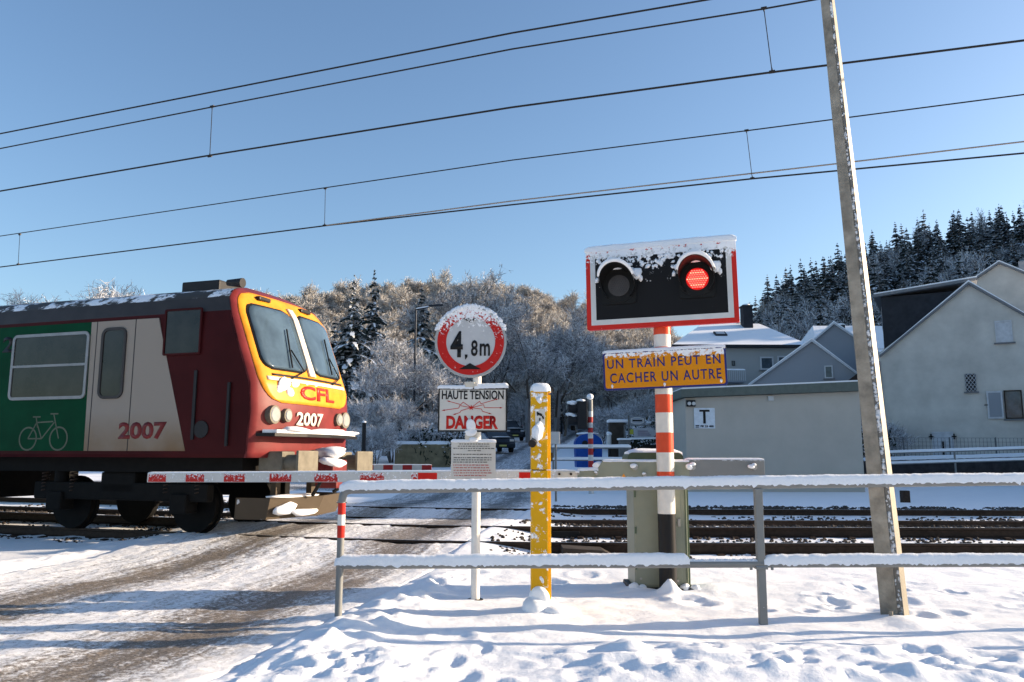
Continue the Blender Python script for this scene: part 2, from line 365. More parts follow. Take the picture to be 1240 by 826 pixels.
k = mth(n, l, 'ADD', mth(n, l, 'MULTIPLY', bd, .55), mth(n, l, 'ADD', mth(n, l, 'MULTIPLY', mth(n, l, 'SUBTRACT', streak, .5), 1.0), mth(n, l, 'MULTIPLY', mth(n, l, 'SUBTRACT', grit, .5), 2.6)))
k = mr(n, l, k, .02, .42)
k = mth(n, l, 'MULTIPLY', k, mr(n, l, mth(n, l, 'ABSOLUTE', u_), 2.5, 2.0))
brown = mix(n, l, mr(n, l, noise(n, l, co, 60, 4), .35, .65), (.06, .05, .04), (.30, .255, .205))
tar = mix(n, l, streak, (.04, .042, .046), (.12, .12, .125))
c2 = mix(n, l, farm, brown, tar)
l.new(mix(n, l, k, (.84, .85, .87), c2), p.inputs['Base Color'])
l.new(mr(n, l, k, 0, 1, .8, .5), p.inputs['Roughness'])
hh = mth(n, l, 'ADD', mth(n, l, 'MULTIPLY', grit, .8), mth(n, l, 'MULTIPLY', noise(n, l, co, 9, 4), .8)); bump(n, l, hh, p, .8, .03)
M['road'] = m
UVr = np.stack([Uw, Yr], -1)
tag(grid_mesh('road', Xr, Yr, Zr, 'road', UVr), kind='structure')
# side road leaving to the left behind the tracks
xx = np.linspace(-48, -3.2, 80); vv = np.linspace(-1, 1, 14); Xs = np.repeat(xx[:, None], 14, 1); Ys = 29.5 + (-.25 - Xs) * .02 + vv[None, :] * 2.6
Zs = terrain(Xs, Ys) + .01; Zs[:, [0, -1]] -= .05; tag(grid_mesh('side_road', Xs, Ys, Zs, 'road', np.stack([(Ys - 29.5) * .6, 20 - Xs], -1)), kind='structure')
# ---------------------------------------------------------------- tracks
M['rail'] = flat('rail_steel', (.045, .03, .022), .6, .3, .3, 14)
M['railtop'] = flat('rail_head', (.30, .29, .28), .3, .8)
M['sleeper'] = flat('sleeper_wood', (.05, .04, .032), .8, 0, .3, 5)
M['stone'] = flat('ballast_stone', (.055, .047, .042), .9, 0, .4, 3)
RAILV = [(11.6, .18), (13.1, .27), (15.4, .20), (16.9, .305)]
def trk_pt(x, v): return Vector((x, v + float(yoff(x)), 0))
xsr = list(np.arange(-45, -6, 1.5)) + list(np.arange(-6, 3, .3)) + list(np.arange(3, 46, 1.5)) + [46]
def rail_mb(v, zt):
    mb = MB(); h = .17
    sec = [(-.07, zt - h), (-.07, zt - h + .02), (-.012, zt - h + .035), (-.012, zt - .045), (-.036, zt - .035), (-.036, zt - .004), (-.03, zt), (.03, zt), (.036, zt - .004), (.036, zt - .035), (.012, zt - .045), (.012, zt - h + .035), (.07, zt - h + .02), (.07, zt - h)]
    K = len(sec); vs = []
    for x in xsr:
        for a, z in sec: vs.append((x, v + a + float(yoff(x)), z))
    N = len(xsr)
    mb.add(vs, [(i * K + k, i * K + (k + 1) % K, (i + 1) * K + (k + 1) % K, (i + 1) * K + k) for i in range(N - 1) for k in range(K) if k != 6], 0)
    mb.add(vs, [(i * K + 6, i * K + 7, (i + 1) * K + 7, (i + 1) * K + 6) for i in range(N - 1)], 1)
    return mb
rl_lab = ['nearest rail of the railway, dark brown and snow dusted along its foot', 'second rail of the near track, dark brown between snow patches', 'nearer rail of the far track, thin dark line beyond the gap of ballast', 'farthest rail of the railway, beside the snowy verge of the hut']
for (v, zt), lb in zip(RAILV, rl_lab):
    tag(rail_mb(v, zt).build('rail', ['rail', 'railtop']), lb, 'rail', 'rails of the two tracks')
rg = np.random.RandomState(5)
sl_src = {}
for ti, (va, vb) in enumerate(((11.6, 13.1), (15.4, 16.9))):
    tilt = math.atan2((.27 - .18) if ti == 0 else .105, 1.5)
    mb = MB(); mb.bb(-.13, .13, -1.25, 1.25, -.14, 0, 0, .015)
    for s_ in (-.75, .75):
        for q in (-.14, .14):
            mb.bb(-.05, .05, s_ + q - .05, s_ + q + .05, 0, .04, 1, .01)
    x = -20.0; k = 0; src = None
    while x < 22:
        if abs(x - float(rdx(12))) > 3.0:
            if src is None:
                src = mb.build('sleeper', ['sleeper', 'rail']); o = src
            else: o = src.copy(); col.objects.link(o)
            p_ = trk_pt(x, (va + vb) / 2); slope = (float(yoff(x + .1)) - float(yoff(x - .1))) / .2
            o.location = (p_.x, p_.y, .055 if ti == 0 else .08)
            o.rotation_euler = (tilt, 0, math.atan(slope))
            tag(o, 'dark snow-dusted sleeper under the rails of the %s track, one of a row' % ('near' if ti == 0 else 'far'), 'sleeper', 'sleepers of the %s track' % ('near' if ti == 0 else 'far'))
        x += .62
# ballast stones poking out of the snow
base_st = []
for s_ in range(6):
    bm = bmesh.new(); bmesh.ops.create_icosphere(bm, subdivisions=1, radius=1); r_ = np.random.RandomState(s_)
    pts = [(q.co.x * r_.uniform(.6, 1.1), q.co.y * r_.uniform(.6, 1.1), q.co.z * r_.uniform(.5, .9)) for q in bm.verts]
    bm.verts.index_update(); base_st.append((np.array(pts), [[q.index for q in f.verts] for f in bm.faces])); bm.free()
mb = MB()
rg = np.random.RandomState(15)
def stones(cnt, x0, x1, v0, v1, s0, s1, z):
    for i in range(cnt):
        x = rg.uniform(x0, x1); v = rg.uniform(v0, v1); y = v + float(yoff(x))
        if abs(x - float(rdx(y))) < 2.75: continue
        if float(vnoise(np.array([x / .55]), np.array([v / .25]), 9)[0]) < .42: continue
        pts, fs = base_st[i % 6]; s_ = rg.uniform(s0, s1); a = rg.uniform(0, 6.3); ca, sa = math.cos(a), math.sin(a)
        zz = max(gz(x, y), 0) + z
        mb.add([(x + (q[0] * ca - q[1] * sa) * s_, y + (q[0] * sa + q[1] * ca) * s_, zz + q[2] * s_) for q in pts], fs)
stones(1000, -9, 14, 10.95, 11.5, .018, .04, .0); stones(2600, -12, 15, 11.7, 13.0, .018, .045, .01)
stones(3800, -12, 15, 13.25, 15.3, .02, .045, .015); stones(1800, -12, 16, 15.5, 16.8, .02, .045, .01)
stones(7000, -12, 18, 17.0, 18.7, .025, .055, .0)
tag(mb.build('ballast', 'stone', fix=False), 'dark ballast stones poking through the snow between and beside the rails', 'ballast', kind='stuff')
# edge panel of the crossing deck
t = thing('crossing_deck', (.95, 11.0, .0), 'worn dark edge panel of the level crossing deck, half under snow beside the nearest rail', 'crossing panel')
mb = MB(); mb.prism([(-.25, .0), (.55, .0), (.3, .13), (-.25, .16)], .05, .5); mb.build('deck_edge', 'sleeper', t)
mb = MB(); mb.bb(-.3, .15, 2.0, 2.5, -.02, .2, 0, .02); mb.build('rubber_insert', 'rubber', t); mb = MB(); mb.bb(.0, .45, .9, 1.3, -.05, .1, 0, .03); mb.build('rubber_insert', 'rubber', t)
# ---------------------------------------------------------------- overhead wires
M['wire'] = flat('wire_metal', (.03, .028, .027), .5, .4); M['wirelight'] = flat('wire_copper', (.32, .27, .22), .5, .3)
def wire(pts, z, r=.011, mat='wire', name='overhead_wire', lab='', e0=9, e1=9, z1=None):
    P_ = [onz(x, y, z + ((z1 or z) - z) * i / (len(pts) - 1)) for i, (x, y) in enumerate(pts)]
    P_ = [P_[0] + (P_[0] - P_[1]).normalized() * e0] * (e0 > 0) + P_ + [P_[-1] + (P_[-1] - P_[-2]).normalized() * e1]
    mb = MB().tube(P_, r, 6); o = mb.build(name, mat); tag(o, lab, 'wire', 'overhead wires of the railway')
zA, zB = 6.0, 6.0
wire([(0, 231.5), (255, 188), (620, 130), (935, 87.5), (1240, 49)], zA, r=.013, lab='black contact wire of the near track, third overhead line from the top left')
wire([(0, 180), (257.5, 129.5), (620, 59.5), (923.5, 11), (985, 0)], 6.94, lab='near track carrier wire with two droppers, second overhead line from the top left')
wire([(0, 162), (620, 40), (855, 0)], 7.5, r=.013, lab='topmost overhead line, leaving the photo above the red light board', name='feeder_wire')
wire([(0, 323.5), (393, 273.5), (620, 248), (911, 216.5), (1240, 185.5)], zB, r=.014, lab='lowest black contact wire, over the far track')
wire([(0, 286), (393, 227.5), (620, 194), (903, 158.5), (1240, 114.5)], 6.95, lab='carrier wire of the far track with droppers, fourth line from the top')
wire([(393, 273.2), (620, 243.5), (1020, 197.5), (1240, 171.5)], zB, z1=zB + .18, r=.012, mat='wirelight', e0=0, lab='pale second wire splitting off just above the lowest black wire')
def dropper(top, bot, zt, zb, lb):
    p = onz(*top, zt); q = onz(*bot, zb); mb = MB(); mb.cyl(p, q, .006, .006, 5)
    d = Vector((.94, -.34, 0))
    for c_, s_ in ((p, 1), (q, -1)): mb.cyl(c_ - d * .035, c_ + d * .035, .02, .02, 6); mb.cyl(c_, c_ - Vector((0, 0, .05 * s_)), .016, .006, 6)
    tag(mb.build('dropper', 'wire'), lb, 'dropper', 'droppers between the overhead wires')
dropper((257, 129), (254, 189), 6.94, zA, 'thin dropper hanging from the second line above the train cab')
dropper((925, 10), (935, 87), 6.94, zA, 'thin dropper near the top edge, left of the tall mast')
dropper((24, 284), (22, 320), 6.95, zB, 'short dropper near the left edge above the green train side')
dropper((394, 228), (393, 273), 6.95, zB, 'dropper between the lower lines above the train nose')
dropper((904, 158), (911, 216), 6.95, zB, 'dropper between the lower lines above the red light board')
# ---------------------------------------------------------------- train
HD = R(18.5)
pc = onz(291, 343, 4.0)     # near roof edge at the front
Hv = Vector((math.cos(HD), -math.sin(HD), 0)); Lv = Vector((math.sin(HD), math.cos(HD), 0))
side_p = pc.copy(); HW = 1.4
corner = onpl(316, 546, side_p, Lv)
T0 = corner + Lv * HW; T0.z = .18
def S(px, py):
    q = onpl(px, py, side_p, Lv) - T0; return q.dot(Hv), q.z
M['maroon'] = flat('maroon_paint', (.045, .007, .008), .45, var=.25, scale=1.2, spec=.05)  # side paints darkened for the flank in shade; front maroon stays lighter
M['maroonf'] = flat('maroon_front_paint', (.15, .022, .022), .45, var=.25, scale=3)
M['green'] = flat('green_paint', (.001, .045, .019), .45, var=.25, scale=1.5, spec=.04)
M['greyband'] = flat('grey_roof_band', (.04, .037, .037), .5, var=.2, scale=2)
M['roofm'] = snowy('train_roof', (.06, .055, .05), 3.4, 4.2, .6, 3, .55, .5, up=False)
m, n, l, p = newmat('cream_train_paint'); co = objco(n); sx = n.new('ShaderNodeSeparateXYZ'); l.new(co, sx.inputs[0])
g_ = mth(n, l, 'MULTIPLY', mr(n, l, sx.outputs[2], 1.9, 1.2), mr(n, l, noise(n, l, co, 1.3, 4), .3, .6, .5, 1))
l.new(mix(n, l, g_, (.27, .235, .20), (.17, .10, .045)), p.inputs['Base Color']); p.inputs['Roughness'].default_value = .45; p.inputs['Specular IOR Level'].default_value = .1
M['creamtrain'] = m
M['orange'] = flat('orange_front_paint', (.66, .25, .02), .4, var=.25, scale=3)
M['rubberseal'] = flat('window_seal', (.22, .22, .23), .4, .5)
M['trainglass'] = flat('train_window_glass', (.018, .016, .014), .14, var=.6, scale=2.5)
M['trainglass'].node_tree.nodes['Principled BSDF'].inputs['Specular IOR Level'].default_value = .28; M['trainglass'].node_tree.nodes['Principled BSDF'].inputs['Roughness'].default_value = .05
M['screen'] = flat('windscreen_glass', (.05, .08, .11), .07, var=.4, scale=1.5)
M['under'] = flat('underframe_dirt', (.005, .0045, .004), .8, var=.4)  # near black puts the shadow beneath the car into the colour
M['buffer'] = flat('buffer_grey', (.15, .135, .105), .6, .2, .25, 6)
M['plow'] = snowy('plough_tan', (.085, .065, .045), 0, 1.2, .7, 5, .66, .72, up=False)
M['lampglass'] = flat('headlamp_glass', (.42, .42, .40), .11, .3)
tr = thing('train', T0, 'maroon, green and cream railcar with an orange-framed cab front, passing over the crossing', 'train', -HD)
ZB_, ZS, LEN = 1.18, 3.42, 22.0
# car body shell cross-section (y,z), near side at -HW
sec = [(-HW + .02, ZB_), (-HW, ZB_ + .05), (-HW, 1.5), (-HW, 1.9), (-HW, 2.3), (-HW, 2.65), (-HW, 3.0), (-HW + .02, ZS), (-HW + .10, 3.66), (-HW + .26, 3.80), (-HW + .5, 3.88), (-.5, 3.97), (0, 4.0)]
sec = sec + [(-y, z) for y, z in sec[-2::-1]]
def xf(z):   # nose profile: distance of the front surface from the front plane
    return float(np.interp(z, [1.0, 1.25, 1.9, 2.30, 3.5, 3.80, 3.95, 4.0], [-.10, -.03, 0, -.03, -.50, -.72, -1.0, -1.4]))
def FX(y, z, off=0):
    b = abs(y) / HW; return Vector((xf(z) - .16 * b ** 2 - .30 * max(0, b - .80) ** 1.5 * 4 * .5 + off, y, z))
mb = MB(); K = len(sec); vs = []
for x in (-LEN, -1.9): 
    for y, z in sec: vs.append((x, y, z))
for k, (y, z) in enumerate(sec): vs.append(tuple(FX(y, z)))
fs = []; 
for r_ in (0, 1):
    for k in range(K - 1):
        a = r_ * K + k; mi = 1 if 8 <= k <= K - 10 else (2 if k in (7, K - 9) else 0)
        fs.append((a, a + 1, a + K + 1, a + K)); mb.add([], [], 0)
        mb.f.append(list(fs[-1])); mb.m.append(mi); mb.sm.append(7 < k < K - 9)
mb.v = vs; mb.f.append(list(range(K))); mb.m.append(0); mb.sm.append(False)
mb.f.append([0, K - 1, 2 * K - 1, K]); mb.m.append(0); mb.sm.append(False); mb.f.append([K, 2 * K - 1, 3 * K - 1, 2 * K]); mb.m.append(0); mb.sm.append(False)
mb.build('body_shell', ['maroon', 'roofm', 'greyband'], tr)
def ztop(y): return float(np.interp(abs(y), [0, .5, HW - .5, HW - .26, HW - .10, HW - .02, HW], [4.0, 3.97, 3.88, 3.80, 3.66, 3.42, 3.0]))
def front_patch(yl, yr, z0, z1, off, mi=0, nz=14, ny=12, mb=None):
    mb = mb or MB(); vs = []
    for i in range(nz + 1):
        z = z0 + (z1 - z0) * i / nz; a = yl(z) if callable(yl) else yl; b = yr(z) if callable(yr) else yr
        for j in range(ny + 1):
            y = a + (b - a) * j / ny; vs.append(FX(y, z, off))
    W_ = ny + 1
    mb.add(vs, [(i * W_ + j, i * W_ + j + 1, (i + 1) * W_ + j + 1, (i + 1) * W_ + j) for i in range(nz) for j in range(ny)], mi, True)
    # rim giving the patch thickness
    rim = [j for j in range(W_)] + [i * W_ + ny for i in range(1, nz + 1)] + [nz * W_ + j for j in range(ny - 1, -1, -1)] + [i * W_ for i in range(nz - 1, 0, -1)]
    b0 = len(mb.v); mb.v += [tuple(Vector(vs[i]) - Vector((.03, 0, 0))) for i in rim]; bb = b0 - len(vs)
    for i in range(len(rim)):
        j = (i + 1) % len(rim); mb.f.append([bb + rim[i], bb + rim[j], b0 + j, b0 + i]); mb.m.append(mi); mb.sm.append(False)
    return mb
def rnd(y0, y1, z0, z1, r, side):
    def f(z):
        d = min(z - z0, z1 - z); k = 0 if d >= r else r - math.sqrt(max(0, r * r - (r - d) ** 2)); return (y0 + k) if side < 0 else (y1 - k)
    return f
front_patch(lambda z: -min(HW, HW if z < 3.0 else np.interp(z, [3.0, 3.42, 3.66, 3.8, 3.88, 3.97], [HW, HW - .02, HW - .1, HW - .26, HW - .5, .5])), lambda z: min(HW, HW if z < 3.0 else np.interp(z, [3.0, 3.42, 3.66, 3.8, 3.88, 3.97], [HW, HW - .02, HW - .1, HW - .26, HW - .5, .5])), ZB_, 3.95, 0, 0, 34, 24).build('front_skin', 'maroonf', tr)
OY = 1.27
front_patch(rnd(-OY, OY, 2.02, 3.80, .42, -1), rnd(-OY, OY, 2.02, 3.80, .42, 1), 2.02, 3.80, .014, 0, 36, 24).build('front_mask', 'orange', tr)
for s_ in (-1, 1):
    a, b = (-1.13, -.10) if s_ < 0 else (.10, 1.13)
    wd = front_patch(rnd(a - .03, b + .03, 2.53, 3.60, .20, -1), rnd(a - .03, b + .03, 2.53, 3.60, .20, 1), 2.53, 3.60, .026, 0, 24, 8).build('windscreen', 'rubber', tr)
    front_patch(rnd(a, b, 2.56, 3.57, .18, -1), rnd(a, b, 2.56, 3.57, .18, 1), 2.56, 3.57, .040, 0, 24, 8).build('pane', 'screen', wd)
    mb = MB(); q0 = FX(s_ * .6, 2.42, .05); q1 = FX(s_ * .6 + .35, 2.56, .07); q2 = FX(s_ * .6 - .2, 3.1, .07)
    mb.tube([q0, q1, FX(s_ * .6 + .15, 2.9, .075)], .012); mb.cyl(FX(s_ * .6 + .05, 2.6, .075), FX(s_ * .6 + .2, 3.25, .075), .014, n=6); mb.build('wiper', 'black', tr)
front_patch(lambda z: -.075 - .05 * max(0, 2.8 - z), lambda z: .075 + .05 * max(0, 2.8 - z), 2.50, 3.66, .05, 0, 12, 4).build('centre_pillar', 'cream', tr)
for s_ in (-.62, .55): mb = MB(); mb.box(FX(s_, 3.72, .03), (.10, .30, .07), 0, None, .02); mb.build('wiper_motor', 'black', tr)
# white swoosh of snow and paint bands under the windscreens
mb = MB(); front_patch(-1.12, 1.12, 2.36, 2.42, .03, 0, 3, 20, mb); mb.build('trim_strip', 'cream', tr)
mb = MB(); front_patch(-1.0, 1.05, 2.44, 2.47, .03, 0, 3, 20, mb); mb.build('grab_rail', 'black', tr)
def front_text(nm, body, y0, y1, z0, z1, mat, bold=.02):
    o = text(nm, body, mat, tr, -y1, -y0, z0, z1, 0, .002, bold)   # made in the xz plane, then wrapped
    for v in o.data.vertices:
        yy = -v.co.x * -1; v.co = FX(v.co.x * 1.0, v.co.z, .02 - v.co.y)
    return o
# seen from outside, left is -y on this cab front
front_text('front_emblem', 'CFL', -.62, .42, 2.10, 2.33, 'red', .03)
front_text('front_number', '2007', -.22, .52, 1.68, 1.90, 'cream', .03)
M['dirtsnow'] = flat('packed_snow', (.78, .78, .80), .8, bmp=.4)
mb = MB()
for i, (y, z, r_) in enumerate(((-.78, 2.30, .15), (-.66, 2.19, .10), (-.5, 2.33, .12), (-.9, 2.22, .08), (-.2, 2.38, .06), (.05, 2.37, .05))): mb.blob(FX(y, z, .0), (.035, r_, r_ * .75), i, 2)
mb.build('stuck_snow', 'dirtsnow', tr)
for s_ in (-1, 1):
    for (yy_, r_) in ((1.04, .12), (.76, .085)):
        c_ = FX(s_ * yy_, 1.83, 0); h = MB(); h.cyl(c_ - Vector((.05, 0, 0)), c_ + Vector((.06, 0, 0)), r_ + .025, r_ + .02, 20); lo_ = h.build('headlight', 'buffer', tr)
        h = MB(); h.cyl(c_ + Vector((.055, 0, 0)), c_ + Vector((.075, 0, 0)), r_, r_ * .85, 20); h.build('lens', 'lampglass', lo_)
# ledge with snow
mb = MB(); mb.prism([(-.35, -1.34), (.10, -1.22), (.26, -.6), (.30, 0), (.26, .6), (.10, 1.22), (-.35, 1.34)], 1.50, 1.55, 'z'); led = mb.build('front_step', 'black', tr)
vs = MB(); vs.prism([(-.1, -1.25), (.09, -1.16), (.25, -.58), (.29, 0), (.25, .58), (.09, 1.16), (-.1, 1.25)], 1.55, 1.60, 'z'); vs.blob((.12, -.7, 1.60), (.14, .4, .05), 3); vs.blob((.15, .1, 1.60), (.14, .5, .06), 4); vs.blob((.1, .8, 1.6), (.13, .35, .04), 5); vs.build('snow_layer', 'dirtsnow', led)
# buffers, coupler, plough
for s_ in (-1, 1):
    mb = MB(); mb.bb(-.3, .12, s_ * .87 - .17, s_ * .87 + .17, .98, 1.28, 0, .03); mb.cyl((.1, s_ * .87, 1.10), (.42, s_ * .87, 1.10), .13, .13, 16)
    bf = mb.build('buffer', 'buffer', tr)
    mb = MB(); mb.bb(.42, .47, s_ * .87 - .27, s_ * .87 + .27, .92, 1.29, 0, .02); mb.build('buffer_plate', 'buffer', bf)
mb = MB(); mb.bb(-.2, .42, -.16, .16, .86, 1.12, 0, .04); mb.bb(.1, .5, -.1, .1, .70, .92, 0, .03); mb.bb(.35, .5, -.22, .22, .95, 1.15, 0, .03); cp = mb.build('coupler', 'maroonf', tr)
mb = MB(); mb.blob((.3, .02, 1.24), (.26, .34, .09), 7, 3, .4); mb.blob((.38, .0, 1.10), (.16, .28, .08), 8, 3, .4); mb.blob((.25, .05, 1.30), (.2, .2, .06), 9, 3, .4); mb.build('snow_heap', 'dirtsnow', cp)
mb = MB(); mb.tube([(.3, -.45, 1.15), (.4, -.42, .8), (.2, -.3, .6)], .03); mb.build('brake_hose', 'rubber', tr); mb = MB(); mb.tube([(.3, .45, 1.15), (.42, .42, .8), (.2, .3, .62)], .03); mb.build('brake_hose', 'rubber', tr)
mb = MB(); pv = [(-.6, -1.1), (-.05, -1.05), (.22, 0), (-.05, 1.05), (-.6, 1.1)]
lo2 = [(-.65, -1.05), (-.15, -1.0), (.08, 0), (-.15, 1.0), (-.65, 1.05)]
vs = [(x, y, .58) for x, y in pv] + [(x, y, .26) for x, y in lo2] + [(x - .05, y * .97, .58) for x, y in pv] + [(x - .05, y * .97, .26) for x, y in lo2]
mb.add(vs, [(i, i + 1, i + 6, i + 5) for i in range(4)] + [(10 + i, 11 + i, 16 + i, 15 + i) for i in range(4)] + [(i, i + 1, 11 + i, 10 + i) for i in range(4)] + [(5 + i, 6 + i, 16 + i, 15 + i) for i in range(4)])
for s_ in (-.5, .5): mb.bb(-.4, -.3, s_ - .06, s_ + .06, .4, 1.0)
pl_ = mb.build('snow_plough', 'plow', tr)
mb = MB(); mb.blob((-.02, -.70, .40), (.10, .28, .10), 11); mb.blob((.08, -.35, .34), (.09, .34, .06), 12); mb.blob((-.1, -.4, .59), (.2, .6, .03), 14); mb.build('snow_clump', 'dirtsnow', pl_)
# under the car: bogies, tanks
mb = MB(); mb.bb(-LEN + .3, -.5, -1.15, 1.15, .95, 1.2); mb.bb(-9.5, -6.2, -1.25, 1.25, .45, 1.0, 0, .05); mb.bb(-13.5, -10.2, -1.25, 1.25, .4, 1.0, 0, .05); mb.build('underframe', 'under', tr)
for bx_ in (-2.9, -LEN + 3.4):
    mb = MB()
    for s_ in (-1, 1):
        mb.bb(bx_ - 1.75, bx_ + 1.75, s_ * 1.02 - .08, s_ * 1.02 + .08, .5, .78, 0, .03)
        for w_ in (-1.25, 1.25):
            mb.bb(bx_ + w_ - .16, bx_ + w_ + .16, s_ * 1.02 - .14, s_ * 1.02 + .14, .32, .62, 0, .03); mb.cyl((bx_ + w_, s_ * 1.02, .78), (bx_ + w_, s_ * 1.02, 1.0), .11, .11, 12)
    mb.bb(bx_ - .35, bx_ + .35, -1.1, 1.1, .6, .95, 0, .04); bg = mb.build('bogie_frame', 'under', tr)
    for w_ in (-1.55, -.95, .95, 1.55):
        for s_ in (-1, 1):
            h = MB(); h.tube([(bx_ + w_ + .055 * math.cos(q_ * .9), s_ * 1.06 + .055 * math.sin(q_ * .9), .60 + q_ * .008) for q_ in range(44)], .012, 5); h.build('spring', 'rail', bg)
    for w_ in (-1.25, 1.25):
        for s_ in (-1, 1):
            h = MB(); h.cyl((bx_ + w_, s_ * .72 - .065, .42), (bx_ + w_, s_ * .72 + .065, .42), .42, .42, 32); h.cyl((bx_ + w_, s_ * .66 - .03, .42), (bx_ + w_, s_ * .66 + .03, .42), .45, .45, 32); h.build('wheel', 'under', bg)
# side colour panels (painted sheets on the near side and mirrored on the far side)
def spoly(pts, off0, off1, mat, name, par=None, mirror=True):
    mb = MB(); q = [S(*p_) if not isinstance(p_, list) else tuple(p_) for p_ in pts]; mb.prism(q, -HW - off0, -HW + .004, 'y')
    return mb.build(name, mat, par or tr)
gx_t, gz_t = S(112, 383); gx_b, gz_b = S(101, 551)
gz_b = max(gz_b, ZB_ + .10)
mb = MB(); mb.prism([(-LEN + .1, gz_b), (gx_b, gz_b), (gx_t, 3.36), (-LEN + .1, 3.36)], -HW - .006, -HW + .03, 'y'); mb.build('side_panel', 'green', tr); mb = MB(); mb.prism([(-LEN + .1, gz_b), (gx_b, gz_b), (gx_t, 3.36), (-LEN + .1, 3.36)], HW - .03, HW + .006, 'y'); mb.build('side_panel', 'green', tr)
cx_t, _ = S(193, 377); cx_b, _ = S(224, 550)
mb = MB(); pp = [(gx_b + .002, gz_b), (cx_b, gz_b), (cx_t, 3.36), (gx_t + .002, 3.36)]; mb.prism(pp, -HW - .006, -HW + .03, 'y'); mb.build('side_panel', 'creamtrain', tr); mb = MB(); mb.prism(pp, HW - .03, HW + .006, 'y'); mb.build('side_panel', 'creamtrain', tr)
def side_window(x0, x1, z0, z1, r, bar=None, name='side_window', seal='rubberseal', fr=.05):
    h = MB(); out = rrect(x0, x1, z0, z1, r); n_ = len(out); inn = rrect(x0 + fr, x1 - fr, z0 + fr, z1 - fr, max(.01, r - fr)); yo = -HW - .03; yi = -HW - .004
    vs = [(a, yi, b) for a, b in out] + [(a, yo, b) for a, b in out] + [(a, yo, b) for a, b in inn] + [(a, yi, b) for a, b in inn]
    h.add(vs, [(k * n_ + i, k * n_ + (i + 1) % n_, (k + 1) * n_ + (i + 1) % n_, (k + 1) * n_ + i) for k in range(3) for i in range(n_)])
    if bar: h.bb(x0 + .02, x1 - .02, yo - .002, yi, bar - .02, bar + .02)
    w_ = h.build(name, seal, tr); g = MB(); g.prism(inn, -HW - .016, -HW, 'y'); g.build('pane', 'trainglass', w_); return w_
x0, z1 = S(18, 406); x1, z0 = S(104, 483); _, zb_ = S(60, 443)
z1 = S(60, 404)[1]; z0 = S(60, 484)[1]
side_window(x0, x1, z0, z1, .10, zb_)
wl_ = x1 - x0
for k in range(1, 7): side_window(x0 - k * (wl_ + .45), x1 - k * (wl_ + .45), z0, z1, .10, zb_)
x0d, _ = S(122, 440); x1d, _ = S(152, 440); side_window(x0d, x1d, S(137, 483)[1], S(137, 397)[1], .13, name='door_window', seal='greyband', fr=.045)
x0c, _ = S(200, 400); x1c, _ = S(245, 400); side_window(x0c, x1c, S(222, 430)[1], S(222, 374)[1], .03, name='cab_window', seal='maroon', fr=.03)
for xx_ in (x0d - .12, x1d + .16):
    mb = MB(); mb.bb(xx_ - .008, xx_ + .008, -HW - .008, -HW, ZB_ + .1, 3.36); mb.build('door_seam', 'dark', tr)
xa, _ = S(144, 520); xb, _ = S(202, 520)
text('side_number', '2007', 'maroonf', tr, xa, xb, S(172, 532)[1], S(172, 511)[1], -HW - .006, .003, .04)
xa, _ = S(4, 418); xb, _ = S(17, 418)
text('class_number', '2', 'black', tr, xa, xb, S(10, 427)[1], S(10, 408)[1], -HW - .006, .003, .03)
# bicycle pictogram
M['pict'] = flat('pale_grey_paint', (.085, .10, .07), .4)
bxa, _ = S(21, 520); bxb, _ = S(87, 520); bz0 = S(54, 547)[1]; bz1 = S(54, 498)[1]
def bp(a, b): return (bxa + (bxb - bxa) * a, bz0 + (bz1 - bz0) * b)
mb = MB()
def line2(a, b, w_=.022):
    a = Vector((*bp(*a),)); b = Vector((*bp(*b),)); d = (b - a).normalized(); nn = Vector((-d.y, d.x)) * w_ / 2
    mb.prism([tuple(a - nn), tuple(b - nn), tuple(b + nn), tuple(a + nn)], -HW - .009, -HW - .005, 'y')
Rw = (bz1 - bz0) * .30
for cxw in (.22, .78):
    c_ = bp(cxw, .32); o1 = circle(*c_, Rw, 28); o2 = circle(*c_, Rw - .028, 28); vs = [(a, -HW - .009, b) for a, b in o1] + [(a, -HW - .009, b) for a, b in o2]
    mb.add(vs, [(i, (i + 1) % 28, 28 + (i + 1) % 28, 28 + i) for i in range(28)])
for a, b in (((.22, .32), (.36, .72)), ((.22, .32), (.47, .32)), ((.36, .72), (.47, .32)), ((.36, .72), (.66, .74)), ((.47, .32), (.68, .72)), ((.78, .32), (.66, .92)), ((.60, .93), (.74, .93)), ((.34, .86), (.38, .60)), ((.28, .86), (.42, .86))): line2(a, b)
mb.build('bicycle_symbol', 'pict', tr)
# roof gear
mb = MB(); q = S(231, 341); mb.bb(-2.1, -1.35, -.85, -.2, 3.85, 4.06, 0, .03)
mb.build('roof_box', 'dark', tr)
mb = MB(); mb.blob((-1.7, -.5, 4.06), (.3, .25, .03), 2)
mb.build('roof_snow', 'dirtsnow', tr)
mb = MB(); mb.cyl((-.98, -1.1, 3.92), (-.7, -1.1, 3.9), .05, .08, 10); mb.build('horn', 'dark', tr)
mb = MB(); mb.bb(-1.25, -1.2, -HW - .03, -HW - .01, 1.45, 2.5); mb.build('side_handrail', 'dark', tr); mb = MB(); mb.bb(-.62, -.58, -HW - .04, -HW - .01, 1.35, 2.3); mb.build('side_handrail', 'dark', tr)
mb = MB(); xg, zg = S(244, 520); mb.prism(circle(xg, zg, .13, 20), -HW - .02, -HW, 'y'); mb.build('filler_cap', 'dark', tr)
